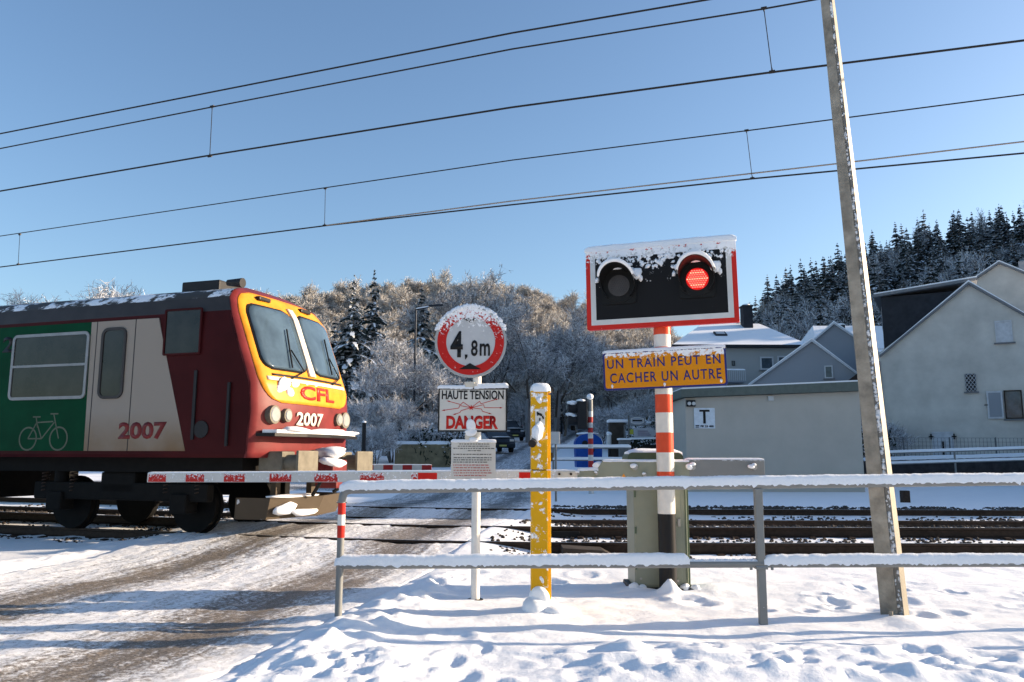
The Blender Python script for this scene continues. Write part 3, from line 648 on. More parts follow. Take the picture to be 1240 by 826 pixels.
# ---------------------------------------------------------------- foreground guard rail
GY = 7.0
def rz_(px, py, y=GY): return ony(px, py, y)
M['railsnow'] = snowmat('rail_snow', 40, .4)
t = thing('guard_rail', (0, GY, 0), 'galvanised two-bar guard rail in front, snow on both bars, red and white end post', 'guard rail')
zl, zr = rz_(413, 593).z, rz_(1240, 583).z; lxa = rz_(413, 640).x; rxa = rz_(1240, 600).x
sl_ = (zr - zl) / (rxa - lxa); rr_ = .035
def zt_(x): return zl + sl_ * (x - lxa)
z2l = rz_(413, 684).z; z2r = rz_(1240, 681.5).z; s2_ = (z2r - z2l) / (rxa - lxa)
def zt2(x): return z2l + s2_ * (x - lxa)
XE = 10.5
mb = MB(); mb.tube([(lxa, 0, zt_(lxa) - .10), (lxa + .008, 0, zt_(lxa) - .05), (lxa + .03, 0, zt_(lxa) - .015), (lxa + .08, 0, zt_(lxa)), (2, 0, zt_(2)), (XE, 0, zt_(XE))], rr_, 16); mb.build('top_bar', 'galv', t)
mb = MB(); mb.tube([(lxa - .02, 0, zt2(lxa)), (2, 0, zt2(2)), (XE, 0, zt2(XE))], rr_, 16); lb_ = mb.build('lower_bar', 'galv', t)
px2 = rz_(922, 700).x
for i, xp in enumerate((lxa, px2, px2 + (px2 - lxa), px2 + 2 * (px2 - lxa))):
    gz0 = gz(xp, GY) - .25; mb = MB()
    if i == 0:
        zs = [gz0, rz_(413, 651).z, rz_(413, 636).z, rz_(413, 623).z, rz_(413, 609).z, zt_(lxa) - .08]; ms = [0, 1, 2, 1, 0]
        for k in range(5): mb.cyl((xp, 0, zs[k]), (xp, 0, zs[k + 1]), .031 if ms[k] == 0 else .033, n=16, mi=ms[k], caps=ms[k] > 0)
        mb.cyl((xp - .045, 0, zs[4] + .005), (xp + .045, 0, zs[4] + .005), .006)
    else:
        mb.bb(xp - .033, xp + .033, -.03, .03, gz0, zt_(xp) - rr_, 0, .006)
        mb.bb(xp - .05, xp + .05, -.04, .04, zt2(xp) - .045, zt2(xp) - .02, 0, .004); mb.cyl((xp - .09, -.02, zt2(xp) - .05), (xp - .09, -.02, zt2(xp) - .02), .012); mb.cyl((xp + .09, -.02, zt2(xp) - .05), (xp + .09, -.02, zt2(xp) - .02), .012)
    po = mb.build('post', ['galv', 'red', 'white'], t)
    if i == 0: po['label'] = 'end post banded red and white'
snow_strip((lxa - .02, 0, zt_(lxa) + .012), (XE, 0, zt_(XE) + .012), .040, .066, .018, 1, .45, .1).build('snow_layer', 'railsnow', t)
xs1 = rz_(834, 680).x; xs2 = rz_(924, 680).x
snow_strip((lxa - .04, 0, zt2(lxa) + .012), (xs1, 0, zt2(xs1) + .012), .040, .075, .018, 2, .45).build('snow_layer', 'railsnow', t)
snow_strip((xs2, 0, zt2(xs2) + .012), (XE, 0, zt2(XE) + .012), .040, .070, .018, 3, .45).build('snow_layer', 'railsnow', t)
mb = MB(); rg = np.random.RandomState(8)
for i in range(46): x_ = rg.uniform(xs1, xs2); mb.blob((x_, rg.uniform(-.015, .015), zt2(x_) + .033), (.012, .012, .008), i, 1)
mb.build('snow_crumbs', 'railsnow', t)['kind'] = 'stuff'
# ---------------------------------------------------------------- height limit sign
SY = 7.99; bx = ony(575, 728, SY).x
def so_(px, py, ox=bx, y=SY): q = ony(px, py, y); return q.x - ox, q.z
t = thing('height_limit_sign', (bx, SY, 0), 'white pole with round red-ringed 4,8m sign above a danger panel and a text notice', 'road sign')
M['signface'] = snowy('sign_white_face', (.50, .51, .52), 2.4, 3.05, .35, 20, .60, .46, up=False)
M['signred'] = snowy('sign_red', (.50, .018, .015), 2.85, 3.13, .35, 26, .66, .34, up=False)
M['signblack'] = flat('sign_black', (.012, .012, .012), .4)
M['panelwhite'] = snowy('panel_white', (.62, .60, .55), 2.05, 2.32, .4, 40, .74, .62, up=False)
M['panelred'] = snowy('panel_red', (.50, .02, .015), 2.0, 2.32, .4, 36, .72, .66, up=False)
M['panelblack'] = snowy('panel_black', (.02, .02, .02), 2.1, 2.34, .4, 36, .72, .50, up=False)
M['signback'] = flat('sign_edge_grey', (.40, .40, .39), .4, .5)
mb = MB(); mb.cyl((0, .06, -.25), (0, .06, 2.75), .044, n=20); po = mb.build('pole', 'white', t)
mb = MB(); mb.cyl((0, .06, -.02), (0, .06, .012), .10, .075, 20); mb.build('ground_collar', 'dark', po)
cx_, cz_ = so_(570, 414); rad = (so_(613, 414)[0] - so_(527, 414)[0]) / 2 * 1.0; ra_ = (so_(570, 364)[1] - so_(570, 463)[1]) / 2
mb = MB(); mb.prism(circle(cx_, cz_, rad, 64), -.0, .03, 'y', 0, 1); M['signred'] = snowy('sign_red', (.50, .018, .015), cz_ + rad * .0, cz_ + rad * .95, .35, 34, .66, .37, up=False); M['signface'] = snowy('sign_white_face', (.50, .51, .52), cz_, cz_ + rad * .75, .35, 20, .70, .46, up=False); dsc = mb.build('sign_disc', ['signface', 'signback'], t)
def ring(c, ro, ri, y0, y1, n=64, a0=0, a1=360):
    mb = MB(); vs = []
    for (y, r) in ((y1, ro), (y0, ro), (y0, ri), (y1, ri)): vs += [(c[0] + r * math.cos(2 * math.pi * i / n), y, c[1] + r * math.sin(2 * math.pi * i / n)) for i in range(n)]
    mb.add(vs, [(k * n + i, k * n + (i + 1) % n, (k + 1) % 4 * n + (i + 1) % n, (k + 1) % 4 * n + i) for k in range(4) for i in range(n)]); return mb
ring((cx_, cz_), rad + .004, rad - .012, -.008, .035).build('rim', 'signback', dsc)
ring((cx_, cz_), rad - .022, rad * .69, -.004, .0).build('red_ring', 'signred', dsc)
s_ = rad / 43.0
def dz(px, py): return cx_ + (px - 570) * s_, cz_ - (py - 414) * s_
def tbox(nm, body, p0, p1, mat, bold=.012, par=t, y=-.004):
    return text(nm, body, mat, par, p0[0], p1[0], p1[1], p0[1], y, .002, bold)
tbox('figure', '4', dz(545.5, 401), dz(560.5, 433), 'signblack', .03, dsc); mb = MB(); a, b = dz(563, 429.5); mb.prism([(a, b), (a + .028, b), (a + .028, b - .025), (a + .004, b - .055)], -.006, -.002); mb.build('comma', 'signblack', dsc)
tbox('figure', '8', dz(570.5, 412), dz(578.5, 431.5), 'signblack', .02, dsc); tbox('letter', 'm', dz(581, 416), dz(593.5, 431), 'signblack', .02, dsc)
mb = MB(); mb.prism([dz(556, 447.5), dz(583, 447.5), dz(569.5, 440)], -.007, -.001); mb.build('arrow_mark', 'signblack', dsc)
M['arrowfrost'] = snowy('frosted_black', (.02, .02, .02), cz_ - rad, cz_ - rad * .9, .4, 45, .50, .50, up=False); mb = MB(); mb.prism([dz(560, 385), dz(579, 385), dz(569.5, 391)], -.007, -.001); mb.build('arrow_mark', 'arrowfrost', dsc)
mb = MB(); rg = np.random.RandomState(4)
for i in range(30):
    a = R(22 + 136 * i / 29); mb.blob((cx_ + (rad + .001) * math.cos(a), .012, cz_ + (rad + .001) * math.sin(a)), (.034, .030, .022 + .016 * math.sin(a)), i, 1, .3)
mb.build('snow_rim', 'railsnow', dsc)
# danger panel
ax, az = so_(531, 470); bx2, bz2 = so_(614, 523)
rz2 = .028
mb = MB(); W2 = bx2 - ax; mb.prism(rrect(ax, bx2, bz2, az, .012), 0, .02, 'y', 0, 1); pan = mb.build('danger_panel', ['panelwhite', 'signblack'], t)
def pz(fx, fy): return ax + W2 * fx, az + (bz2 - az) * fy
mb = MB()
for (x0, x1, z0, z1) in ((ax, bx2, bz2, bz2 + .014), (ax, bx2, az - .014, az), (ax, ax + .014, bz2 + .014, az - .014), (bx2 - .014, bx2, bz2 + .014, az - .014)): mb.bb(x0, x1, -.004, .0, z0, z1)
mb.build('border', 'panelblack', pan)
p0 = pz(.05, .05); p1 = pz(.95, .26); text('panel_text', 'HAUTE TENSION', 'panelblack', pan, p0[0], p1[0], p1[1], p0[1], 0, .002, .025)
p0 = pz(.12, .63); p1 = pz(.87, .94); text('panel_text', 'DANGER', 'panelred', pan, p0[0], p1[0], p1[1], p0[1], 0, .002, .05)
mb = MB(); C0 = Vector(pz(.48, .45)); star = []
for i in range(10): a = R(90 + 36 * i); r_ = .030 if i % 2 == 0 else .012; star.append((C0.x + r_ * math.cos(a), C0.y + r_ * math.sin(a)))
mb.prism(star, -.003, .0)
def seg(a, b, w_=.006, m_=mb):
    a = Vector(a); b = Vector(b); d = (b - a).normalized(); nn = Vector((-d.y, d.x)) * w_ / 2; m_.prism([tuple(a - nn), tuple(b - nn), tuple(b + nn), tuple(a + nn)], -.002, .0)
def arrow(a, b):
    a = Vector(a); b = Vector(b); d = (b - a).normalized(); nn = Vector((-d.y, d.x)); seg(a, b - d * .02); mb.prism([tuple(b - d * .032 - nn * .008), tuple(b), tuple(b - d * .032 + nn * .008)], -.002, .0)
for pts_ in (((.36, .32), (.33, .38), (.12, .29)), ((.31, .40), (.30, .46), (.05, .52)), ((.33, .52), (.32, .56), (.21, .62)), ((.60, .30), (.62, .36), (.88, .24)), ((.66, .38), (.67, .45), (.94, .45)), ((.63, .48), (.64, .53), (.78, .60))):
    q = [pz(*c) for c in pts_]; seg(tuple(C0), q[0]); seg(q[0], q[1]); arrow(q[1], q[2])
mb.build('spark_mark', 'panelred', pan)
M_ = MB(); snow_strip((ax - .01, .01, az + .002), (ax + W2 * .5, .01, az - .002), .02, .03, .012, 5, .4, .03, M_); snow_strip((ax + W2 * .52, .01, az), (bx2 + .012, .01, az + .012), .022, .045, .012, 6, .4, .03, M_); M_.build('snow_layer', 'railsnow', pan)
M_ = MB(); q = pz(.48, .90); M_.blob((q[0], -.008, q[1] + .005), (.038, .015, .05), 3, 3, .5); M_.blob((q[0] - .005, -.01, q[1] - .045), (.055, .022, .03), 4, 3, .4); M_.build('snow_heap', 'railsnow', pan)
# clamps
mb = MB()
for (a, b) in ((569, 466), (569, 529)):
    q = so_(a, b); mb.bb(q[0] - .05, q[0] + .05, -.01, .10, q[1] - .03, q[1] + .03, 0, .01); mb.cyl((q[0] + .06, -.02, q[1]), (q[0] + .06, .04, q[1]), .014)
mb.build('clamp', 'cream', t)
# notice panel
ax, az = so_(546.5, 535); bx2, bz2 = so_(600, 580)
mb = MB(); mb.prism(rrect(ax, bx2, bz2, az, .01), 0, .015, 'y', 0, 1); pan = mb.build('notice_panel', ['panelwhite', 'signblack'], t); W2 = bx2 - ax; H2 = az - bz2
rg = np.random.RandomState(2); mb = MB(); mr_ = MB()
rows = [(.06, .18, .82, 0), (.12, .15, .85, 0), (.18, .05, .95, 0), (.24, .38, .62, 0), (.34, .05, .92, 0), (.43, .06, .90, 0), (.49, .06, .9, 0), (.55, .05, .82, 0), (.63, .05, .82, 1), (.70, .06, .86, 1), (.77, .06, .9, 1), (.84, .06, .88, 1), (.91, .08, .8, 1)]
for fy, xa_, xb_, c_ in rows:
    x = ax + W2 * xa_
    while x < ax + W2 * xb_:
        k = rg.uniform(.006, .035); m_ = (mr_ if c_ else mb); xx0 = x
        while xx0 < x + k: m_.bb(xx0, xx0 + .0035, -.002, 0, az - H2 * fy - .005, az - H2 * fy + .005); xx0 += .0055
        x = xx0 + .008
mb.build('notice_lines', 'panelblack', pan); mr_.build('notice_lines', 'panelred', pan)
M_ = MB(); snow_strip((ax - .005, .006, az), (bx2 + .005, .006, az), .018, .026, .012, 8, .3, .03, M_); M_.blob((ax + W2 * .5, -.005, az + .02), (.06, .03, .035), 2, 2); M_.build('snow_layer', 'railsnow', pan)
mb = MB(); mb.bb(-.13, -.06, -.03, -.01, bz2 - .028, bz2 - .008); mb.bb(.0, .07, -.03, -.01, bz2 - .028, bz2 - .008); mb.build('clamp', 'red', t)
# ---------------------------------------------------------------- yellow barrier rest post
BY = 7.45; bx = ony(655, 742, BY).x
M['yellow'] = snowy('yellow_paint', (.70, .37, .008), 0, 2.2, .35, 14, .62, .55, up=False)
M['yellowplain'] = flat('yellow_side_paint', (.75, .42, .012), .35)
t = thing('barrier_rest_post', (bx, BY, 0), 'yellow square post patched with stuck snow under a rounded snow cap', 'post')
hw = .092; topz = ony(655, 476, BY).z; midz = ony(655, 569, BY).z
for (z0, z1, nm) in ((.12, midz - .004, 'lower_column'), (midz + .004, topz, 'upper_column')):
    mb = MB(); mb.bb(-hw, hw - .028, -hw, hw, z0, z1, 0, .006); mb.bb(hw - .026, hw, -hw + .03, hw - .01, z0, z1 - (.02 if z1 == topz else 0), 1, .004); mb.build(nm, ['yellow', 'yellowplain'], t)
mb = MB(); mb.bb(-hw + .01, hw - .04, -hw + .01, hw - .01, midz - .01, midz + .01); mb.build('joint', 'dark', t)
mb = MB(); mb.bb(-hw - .004, hw, -hw - .004, hw, topz, topz + .012, 0, .003); mb.build('top_plate', 'yellowplain', t)
mb = MB(); vs = []; K = 20; N_ = 9
for i in range(N_):
    a = i / (N_ - 1) * math.pi / 2; f_ = math.cos(a) ** .45; zz = topz + .004 + .088 * math.sin(a)
    for k in range(K):
        b = 2 * math.pi * k / K; cx2 = abs(math.cos(b)) ** .45 * math.copysign(1, math.cos(b)); cy2 = abs(math.sin(b)) ** .45 * math.copysign(1, math.sin(b)); vs.append(((hw + .006) * f_ * cx2, (hw + .01) * f_ * cy2, zz))
mb.add(vs, [(i * K + k, i * K + (k + 1) % K, (i + 1) * K + (k + 1) % K, (i + 1) * K + k) for i in range(N_ - 1) for k in range(K)], 0, True); mb.add(vs, [list(range(K))[::-1]]); mb.build('snow_cap', 'railsnow', t)
mb = MB(); mb.blob((0, -.03, .03), (.17, .16, .12), 5, 3, .35); mb.blob((.12, -.1, .02), (.18, .11, .05), 6, 3, .35); mb.blob((-.01, -.07, .12), (.085, .05, .12), 8, 3, .25); mb.build('snow_foot', 'snow', t)
mb = MB(); mb.bb(-.14, .14, -.14, .14, -.1, .02, 0, .01); mb.build('foot_plate', 'rail', t)
def bo_(px, py): q = ony(px, py, BY - hw); return q.x - bx, q.z
x_, z_ = bo_(648, 535); mb = MB(); mb.cyl((x_ + .0, -hw + .02, z_ + .02), (x_ - .03, -hw - .10, z_ - .02), .028, .036, 14); mb.build('light_nozzle', 'black', t)
M_ = MB(); M_.blob((x_ + .02, -hw - .03, z_ + .07), (.05, .06, .07), 3); M_.blob((x_ + .04, -hw - .01, z_ + .13), (.035, .03, .07), 4); M_.build('snow_clump', 'railsnow', t)
x_, z_ = bo_(654, 505); mb = MB(); mb.bb(x_ - .045, x_ + .045, -hw - .003, -hw + .002, z_ - .08, z_ + .075); mb.build('sticker', 'panelwhite', t)
mb = MB(); rg = np.random.RandomState(6)
for i in range(10): a_ = rg.uniform(-.035, .03); b_ = rg.uniform(-.06, .06); mb.bb(x_ + a_, x_ + a_ + rg.uniform(.008, .014), -hw - .006, -hw - .002, z_ + b_, z_ + b_ + rg.uniform(.01, .025))
mb.build('sticker_marks', 'signblack', t)
mb = MB(); mb.cyl((hw, 0, 2.02), (hw + .03, 0, 2.02), .025); mb.build('latch', 'dark', t); mb = MB()
x_, z_ = bo_(667, 552); mb.bb(hw, hw + .02, -.03, .01, z_ - .05, z_ + .03); mb.build('latch', 'dark', t)
M_ = MB(); rg = np.random.RandomState(12)
for i in range(16): M_.blob((rg.uniform(-.04, .035), -hw + .002, rg.uniform(.25, 1.95)), (rg.uniform(.012, .034), .007, rg.uniform(.015, .04)), i, 1, .5)
M_.build('stuck_snow', 'railsnow', t)['kind'] = 'stuff'
# ---------------------------------------------------------------- warning signal with red light
GY2 = 8.5; bx = ony(809.5, 718, GY2).x
t = thing('crossing_signal', (bx, GY2, 0), 'red and white banded pole carrying a big red-bordered black board, right lamp lit red', 'signal')
def go_(px, py, y=GY2): q = ony(px, py, y); return q.x - bx, q.z
M['polered'] = flat('signal_pole_red', (.62, .075, .03), .35); M['polewhite'] = flat('signal_pole_white', (.66, .63, .57), .35)
pr = .092; cuts = [(-.25, 622, 2), (622, 578, 1), (578, 571, 0), (571, 548, 1), (548, 524, 0), (524, 500, 1), (500, 478, 0), (478, 458, 1), (458, 421, 0), (421, 406, 1), (406, 380, 0), (380, 365, 1)]
mb = MB()
for a, b, mi in cuts: za = a if a < 0 else go_(808, a)[1]; mb.cyl((0, 0, za), (0, 0, go_(808, b)[1]), pr, n=28, mi=mi, caps=False)
mb.add([(pr * math.cos(2 * math.pi * i / 28), pr * math.sin(2 * math.pi * i / 28), go_(808, 365)[1]) for i in range(28)], [list(range(28))])
mb.build('pole', ['polered', 'polewhite', 'black'], t)
YAW = R(17); brd = bpy.data.objects.new('light_board', None)
# board built in its own axes (a along the width, z up), turned by YAW towards the road
def rotm(dx=0, dy=0): return Matrix.Rotation(-YAW, 4, 'Z')
cb = go_(803, 345, GY2 - .14); zc = cb[1]
def brd_local(px, py):
    nrm = Vector((-math.sin(YAW), -math.cos(YAW), 0)); p0_ = Vector((bx, GY2, 0)) + nrm * .14; q = onpl(px, py, p0_, nrm) - p0_
    return q.dot(Vector((math.cos(YAW), -math.sin(YAW), 0))), q.z
TL, TR, BL, BR = brd_local(709, 303), brd_local(890, 289), brd_local(711, 401), brd_local(896, 389)
x0 = (TL[0] + BL[0]) / 2; x1 = (TR[0] + BR[0]) / 2; z1 = (TL[1] + TR[1]) / 2; z0 = (BL[1] + BR[1]) / 2
tiltb = ((TR[1] - TL[1]) / (x1 - x0) + (BR[1] - BL[1]) / (x1 - x0)) / 2
BM = Matrix.Rotation(-YAW, 4, 'Z') @ Matrix.Translation((0, -.14, 0)) @ Matrix.Shear('XZ', 4, (0, 0)) if False else Matrix.Rotation(-YAW, 4, 'Z') @ Matrix.Translation((0, -.14, 0)) @ Matrix.Translation((0, 0, (z0 + z1) / 2)) @ Matrix.Rotation(-math.atan(tiltb), 4, 'Y') @ Matrix.Translation((0, 0, -(z0 + z1) / 2))
def bbuild(mb, nm, mats, par): o = mb.build(nm, mats, par); o.data.transform(BM); return o
M['boardwhite'] = snowy('board_white', (.60, .61, .60), z1 - .30, z1, .4, 24, .74, .30, up=False)
M['boardred'] = snowy('board_red', (.58, .025, .018), z1 - .28, z1, .35, 24, .72, .34, up=False)
M['boardblack'] = snowy('board_black', (.008, .008, .009), z1 - .55, z1 - .02, .5, 15, .74, .50, up=False)
mb = MB(); mb.prism(rrect(x0, x1, z0, z1, .02), 0, .06, 'y', 0, 0); brd = bbuild(mb, 'light_board', 'boardred', t)
def frame(a, b, c, d, wd_, y0, y1, nm, mat, par):
    mb = MB(); mb.bb(a, b, y0, y1, c, c + wd_); mb.bb(a, b, y0, y1, d - wd_, d); mb.bb(a, a + wd_, y0, y1, c + wd_, d - wd_); mb.bb(b - wd_, b, y0, y1, c + wd_, d - wd_); return bbuild(mb, nm, mat, par)
e1 = .050; e2 = .105
frame(x0 + e1, x1 - e1, z0 + e1, z1 - e1, .056, -.006, .002, 'white_border', 'boardwhite', brd)
mb = MB(); mb.bb(x0 + e2, x1 - e2, -.003, .002, z0 + e2, z1 - e2); bbuild(mb, 'black_face', 'boardblack', brd)
M['hood'] = flat('lamp_hood_black', (.010, .010, .010), .5)
M['lensdark'] = flat('unlit_lens', (.06, .055, .055), .25)
M['lensred'] = flat('lit_lens_red', (.25, .01, .008), .3, emit=((1, .010, .008), .22)); M['led'] = flat('led_red', (1, .1, .08), .3, emit=((1, .06, .045), 3.4)); M['ledhot'] = flat('led_amber', (1, .3, .2), .3, emit=((1, .16, .10), 3.0))
for i, (px, py) in enumerate(((749.5, 345), (844, 338))):
    cx3, cz3 = brd_local(px, py); r_ = .185
    h = MB(); h.prism(rrect(cx3 - .19, cx3 + .19, cz3 - .21, cz3 + .10, .05), -.02, .0, 'y'); h.prism(circle(cx3, cz3, r_ + .01, 36), -.03, -.0, 'y')
    lm = bbuild(h, 'lamp', 'hood', brd)
    # hood: open half tube, longer at top
    h = MB(); vs = []; n_ = 40; a0_, a1_ = -48, 228
    for k in range(n_ + 1):
        a = R(a0_ + (a1_ - a0_) * k / n_); L = .07 + .24 * max(0, math.sin(a)) ** .5 if math.sin(a) > 0 else .07
        for (rr, yy2) in ((r_, -.02), (r_, -.02 - L), (r_ - .008, -.02 - L), (r_ - .008, -.02)): vs.append((cx3 + rr * math.cos(a), yy2, cz3 + rr * math.sin(a)))
    h.add(vs, [(k * 4 + j, (k + 1) * 4 + j, (k + 1) * 4 + (j + 1) % 4, k * 4 + (j + 1) % 4) for k in range(n_) for j in range(4)], 0, False); bbuild(h, 'hood', 'hood', lm)
    g = MB(); vs = []
    for k in range(28):
        a = R(18 + 144 * k / 27); L = .07 + .24 * math.sin(a) ** .5
        for (rr, yy2) in ((r_ + .001, -.015), (r_ + .001, -.03 - L), (r_ + .012 + .032 * math.sin(a), -.032 - L), (r_ + .018 + .035 * math.sin(a), -.1), (r_ + .03 + .03 * math.sin(a), -.01)): vs.append((cx3 + rr * math.cos(a), yy2, cz3 + rr * math.sin(a)))
    g.add(vs, [(k * 5 + j, (k + 1) * 5 + j, (k + 1) * 5 + (j + 1) % 5, k * 5 + (j + 1) % 5) for k in range(27) for j in range(5)], 0, True)
    for sg in (-1, 1): g.blob((cx3 + sg * .19, -.02, cz3 + .13), (.06, .04, .06), 3 + sg, 2, .4); g.blob((cx3 + sg * .24, -.01, cz3 + .06), (.025, .02, .04), 7 + sg, 1, .4)
    g.blob((cx3, -.05, cz3 + r_ + .02), (.15, .06, .035), 9, 2, .2); bbuild(g, 'hood_snow', 'railsnow', lm)
    g = MB(); rl_ = .118; g.prism(circle(cx3 + (.006), cz3 - .012, rl_, 36), -.045, -.03, 'y'); ln = bbuild(g, 'lens', 'lensred' if i else 'lensdark', lm)
    g = MB(); g2 = MB(); st_ = .0255
    for a in range(-6, 7):
        for b in range(-6, 7):
            qx = (a + (.5 if b % 2 else 0)) * st_; qz = b * st_ * .87
            if qx * qx + qz * qz < (rl_ - .009) ** 2: (g2 if (b % 3 == 0) else g).cyl((cx3 + .006 + qx, -.050, cz3 - .012 + qz), (cx3 + .006 + qx, -.044, cz3 - .012 + qz), .0072, n=8)
    if i: bbuild(g, 'led_dots', 'led', ln); bbuild(g2, 'led_dots', 'ledhot', ln)
    else: g.merge(g2); bbuild(g, 'led_dots', 'lensdark', ln)
    lm['label'] = 'lit red right lamp' if i else 'unlit left lamp'
bbuild(snow_strip((x0 - .01, .03, z1 - .005), (x1 + .01, .03, z1 - .005), .04, .055, .02, 21, .35, .06), 'snow_layer', 'railsnow', brd)
g = MB(); rg = np.random.RandomState(17)
for i in range(60):
    fx = rg.uniform(.05, .95); fz = abs(rg.normal(0, .07)); s_ = rg.uniform(.008, .022); g.blob((x0 + (x1 - x0) * fx, -.004, z1 - e2 - fz), (s_, .006, s_), i, 1, .5)
for i in range(26): s_ = rg.uniform(.012, .028); g.blob((rg.uniform(-.2, .22) + .0, -.004, z1 - .12 - abs(rg.normal(0, .09))), (s_, .010, s_), i, 1, .5)
bbuild(g, 'stuck_snow', 'railsnow', brd)['kind'] = 'stuff'
mb = MB(); zc_ = (z0 + z1) / 2; mb.bb(-.25, .25, .06, .10, zc_ - .2, zc_ - .14); mb.bb(-.25, .25, .06, .10, zc_ + .14, zc_ + .2); bbuild(mb, 'bracket', 'galv', brd)
# text sign
TYAW = R(14)
def tl(px, py):
    nrm = Vector((-math.sin(TYAW), -math.cos(TYAW), 0)); p0_ = Vector((bx, GY2, 0)) + nrm * .13; q = onpl(px, py, p0_, nrm) - p0_
    return q.dot(Vector((math.cos(TYAW), -math.sin(TYAW), 0))), q.z
TL, TR, BL, BR = tl(730, 427), tl(879, 419), tl(731, 473.5), tl(881, 466.5)
x0 = (TL[0] + BL[0]) / 2; x1 = (TR[0] + BR[0]) / 2; z1 = (TL[1] + TR[1]) / 2; z0 = (BL[1] + BR[1]) / 2; tt = ((TR[1] - TL[1]) + (BR[1] - BL[1])) / 2 / (x1 - x0)
TM = Matrix.Rotation(-TYAW, 4, 'Z') @ Matrix.Translation((0, -.13, (z0 + z1) / 2)) @ Matrix.Rotation(-math.atan(tt), 4, 'Y') @ Matrix.Translation((0, 0, -(z0 + z1) / 2))
M['signorange'] = snowy('sign_orange', (.68, .25, .006), z1 - .14, z1, .4, 24, .74, .33, up=False)
M['signblue'] = snowy('sign_blue', (.025, .03, .16), z1 - .14, z1, .4, 24, .76, .50, up=False)
def tb(o): o.data.transform(TM); return o
mb = MB(); mb.prism(rrect(x0, x1, z0, z1, .035), 0, .03, 'y'); tsg = tb(mb.build('text_panel', 'signblue', t))
mb = MB(); mb.prism(rrect(x0 + .02, x1 - .02, z0 + .02, z1 - .02, .025), -.002, .004, 'y'); tb(mb.build('orange_face', 'signorange', tsg))
W2 = x1 - x0; H2 = z1 - z0
for body, fa, fb, va, vb in (('UN TRAIN PEUT EN', .035, .955, .20, .44), ('CACHER UN AUTRE', .055, .955, .56, .82)):
    tb(text('panel_text', body, 'signblue', tsg, x0 + W2 * fa, x0 + W2 * fb, z1 - H2 * vb, z1 - H2 * va, -.002, .002, .012, spc=1.18))
tb(snow_strip((x0, .015, z1 - .004), (x1, .015, z1 - .004), .022, .028, .015, 31, .35, .05).build('snow_layer', 'railsnow', tsg))
g = MB()
for (a, b) in ((.07, .90), (.5, .90), (.95, .88)): g.blob((x0 + W2 * a, -.006, z1 - H2 * b), (.014, .01, .022), int(a * 9), 1)
tb(g.build('snow_clump', 'railsnow', tsg))
# snow wedge behind pole on panels
# ---------------------------------------------------------------- barrier machine and arm
CY = 8.95
bx = ony(800, 712, CY).x
t = thing('barrier_machine', (bx, CY, 0), 'olive green barrier cabinet with its lowered red and white arm reaching left', 'barrier')
def co_(px, py, y=CY - .3): q = ony(px, py, y); return q.x - bx, q.z
M['olive'] = flat('olive_paint', (.25, .262, .20), .4, var=.08, scale=3); M['olived'] = flat('olive_dark_paint', (.09, .12, .075), .4)
xa = co_(768, 640)[0]; xb = co_(835, 640)[0]; zt3 = co_(800, 565)[1]
mb = MB(); mb.bb(xa, xb - .02, -.3, .25, .02, zt3, 0, .02); cab = mb.build('cabinet', 'olive', t)
mb = MB(); mb.bb(xa + .01, xb - .09, -.306, -.29, .05, zt3 - .02, 0, .004); mb.build('door', 'olive', cab)
mb = MB(); mb.bb(xb - .045, xb - .035, -.308, -.2, .02, zt3); mb.bb(xb - .02, xb + .005, -.26, .2, .02, zt3, 0, .006); mb.build('side_trim', 'olived', cab)
mb = MB(); mb.bb(xa + .03, xa + .06, -.312, -.3, .3, .36, 0, .004); mb.cyl((xa + .06, -.32, .12), (xa + .06, -.29, .12), .012); mb.cyl((xb - .14, -.32, .10), (xb - .14, -.29, .10), .012); mb.build('bolt', 'bolt', cab)
mb = MB(); mb.bb(xa - .05, xb + .05, -.36, .3, -.15, .03, 0, .02); mb.build('foot_plate', 'dark', t)
for z_ in (.25, .62, 1.0): h = MB(); h.cyl((xa + .012, -.312, z_ - .035), (xa + .012, -.312, z_ + .035), .011, n=8); h.build('hinge', 'olived', cab)
h = MB(); h.bb(xb - .13, xb - .10, -.322, -.305, .66, .74, 0, .004); h.build('lock', 'bolt', cab)
M_ = MB()
for (a, s_) in ((xa - .02, .04), (xa + .07, .03), (xb - .08, .04), (xb + .04, .035)): M_.blob((a, -.33, .03), (s_ * 1.3, s_, s_ * 1.2), int(a * 50) % 97, 2)
M_.build('snow_foot', 'railsnow', t)
zc0 = co_(800, 567)[1]; zc1 = co_(800, 548)[1]
mb = MB(); xha = co_(763, 560)[0]; xhb = co_(832, 560)[0]; mb.prism(rrect(xha, xhb, zc0 - .1, zc1, .06), -.12, .32, 'y'); cv = mb.build('top_cover', 'olived', t)
snow_strip((xha + .02, .1, zc1 - .02), (xhb, .1, zc1 - .02), .20, .07, .02, 41, .1, .12).build('snow_cap', 'railsnow', cv)
# arm: all at one height, in front of the cabinet
AY = -.42
def ao(px, py): return co_(px, py, CY + AY)
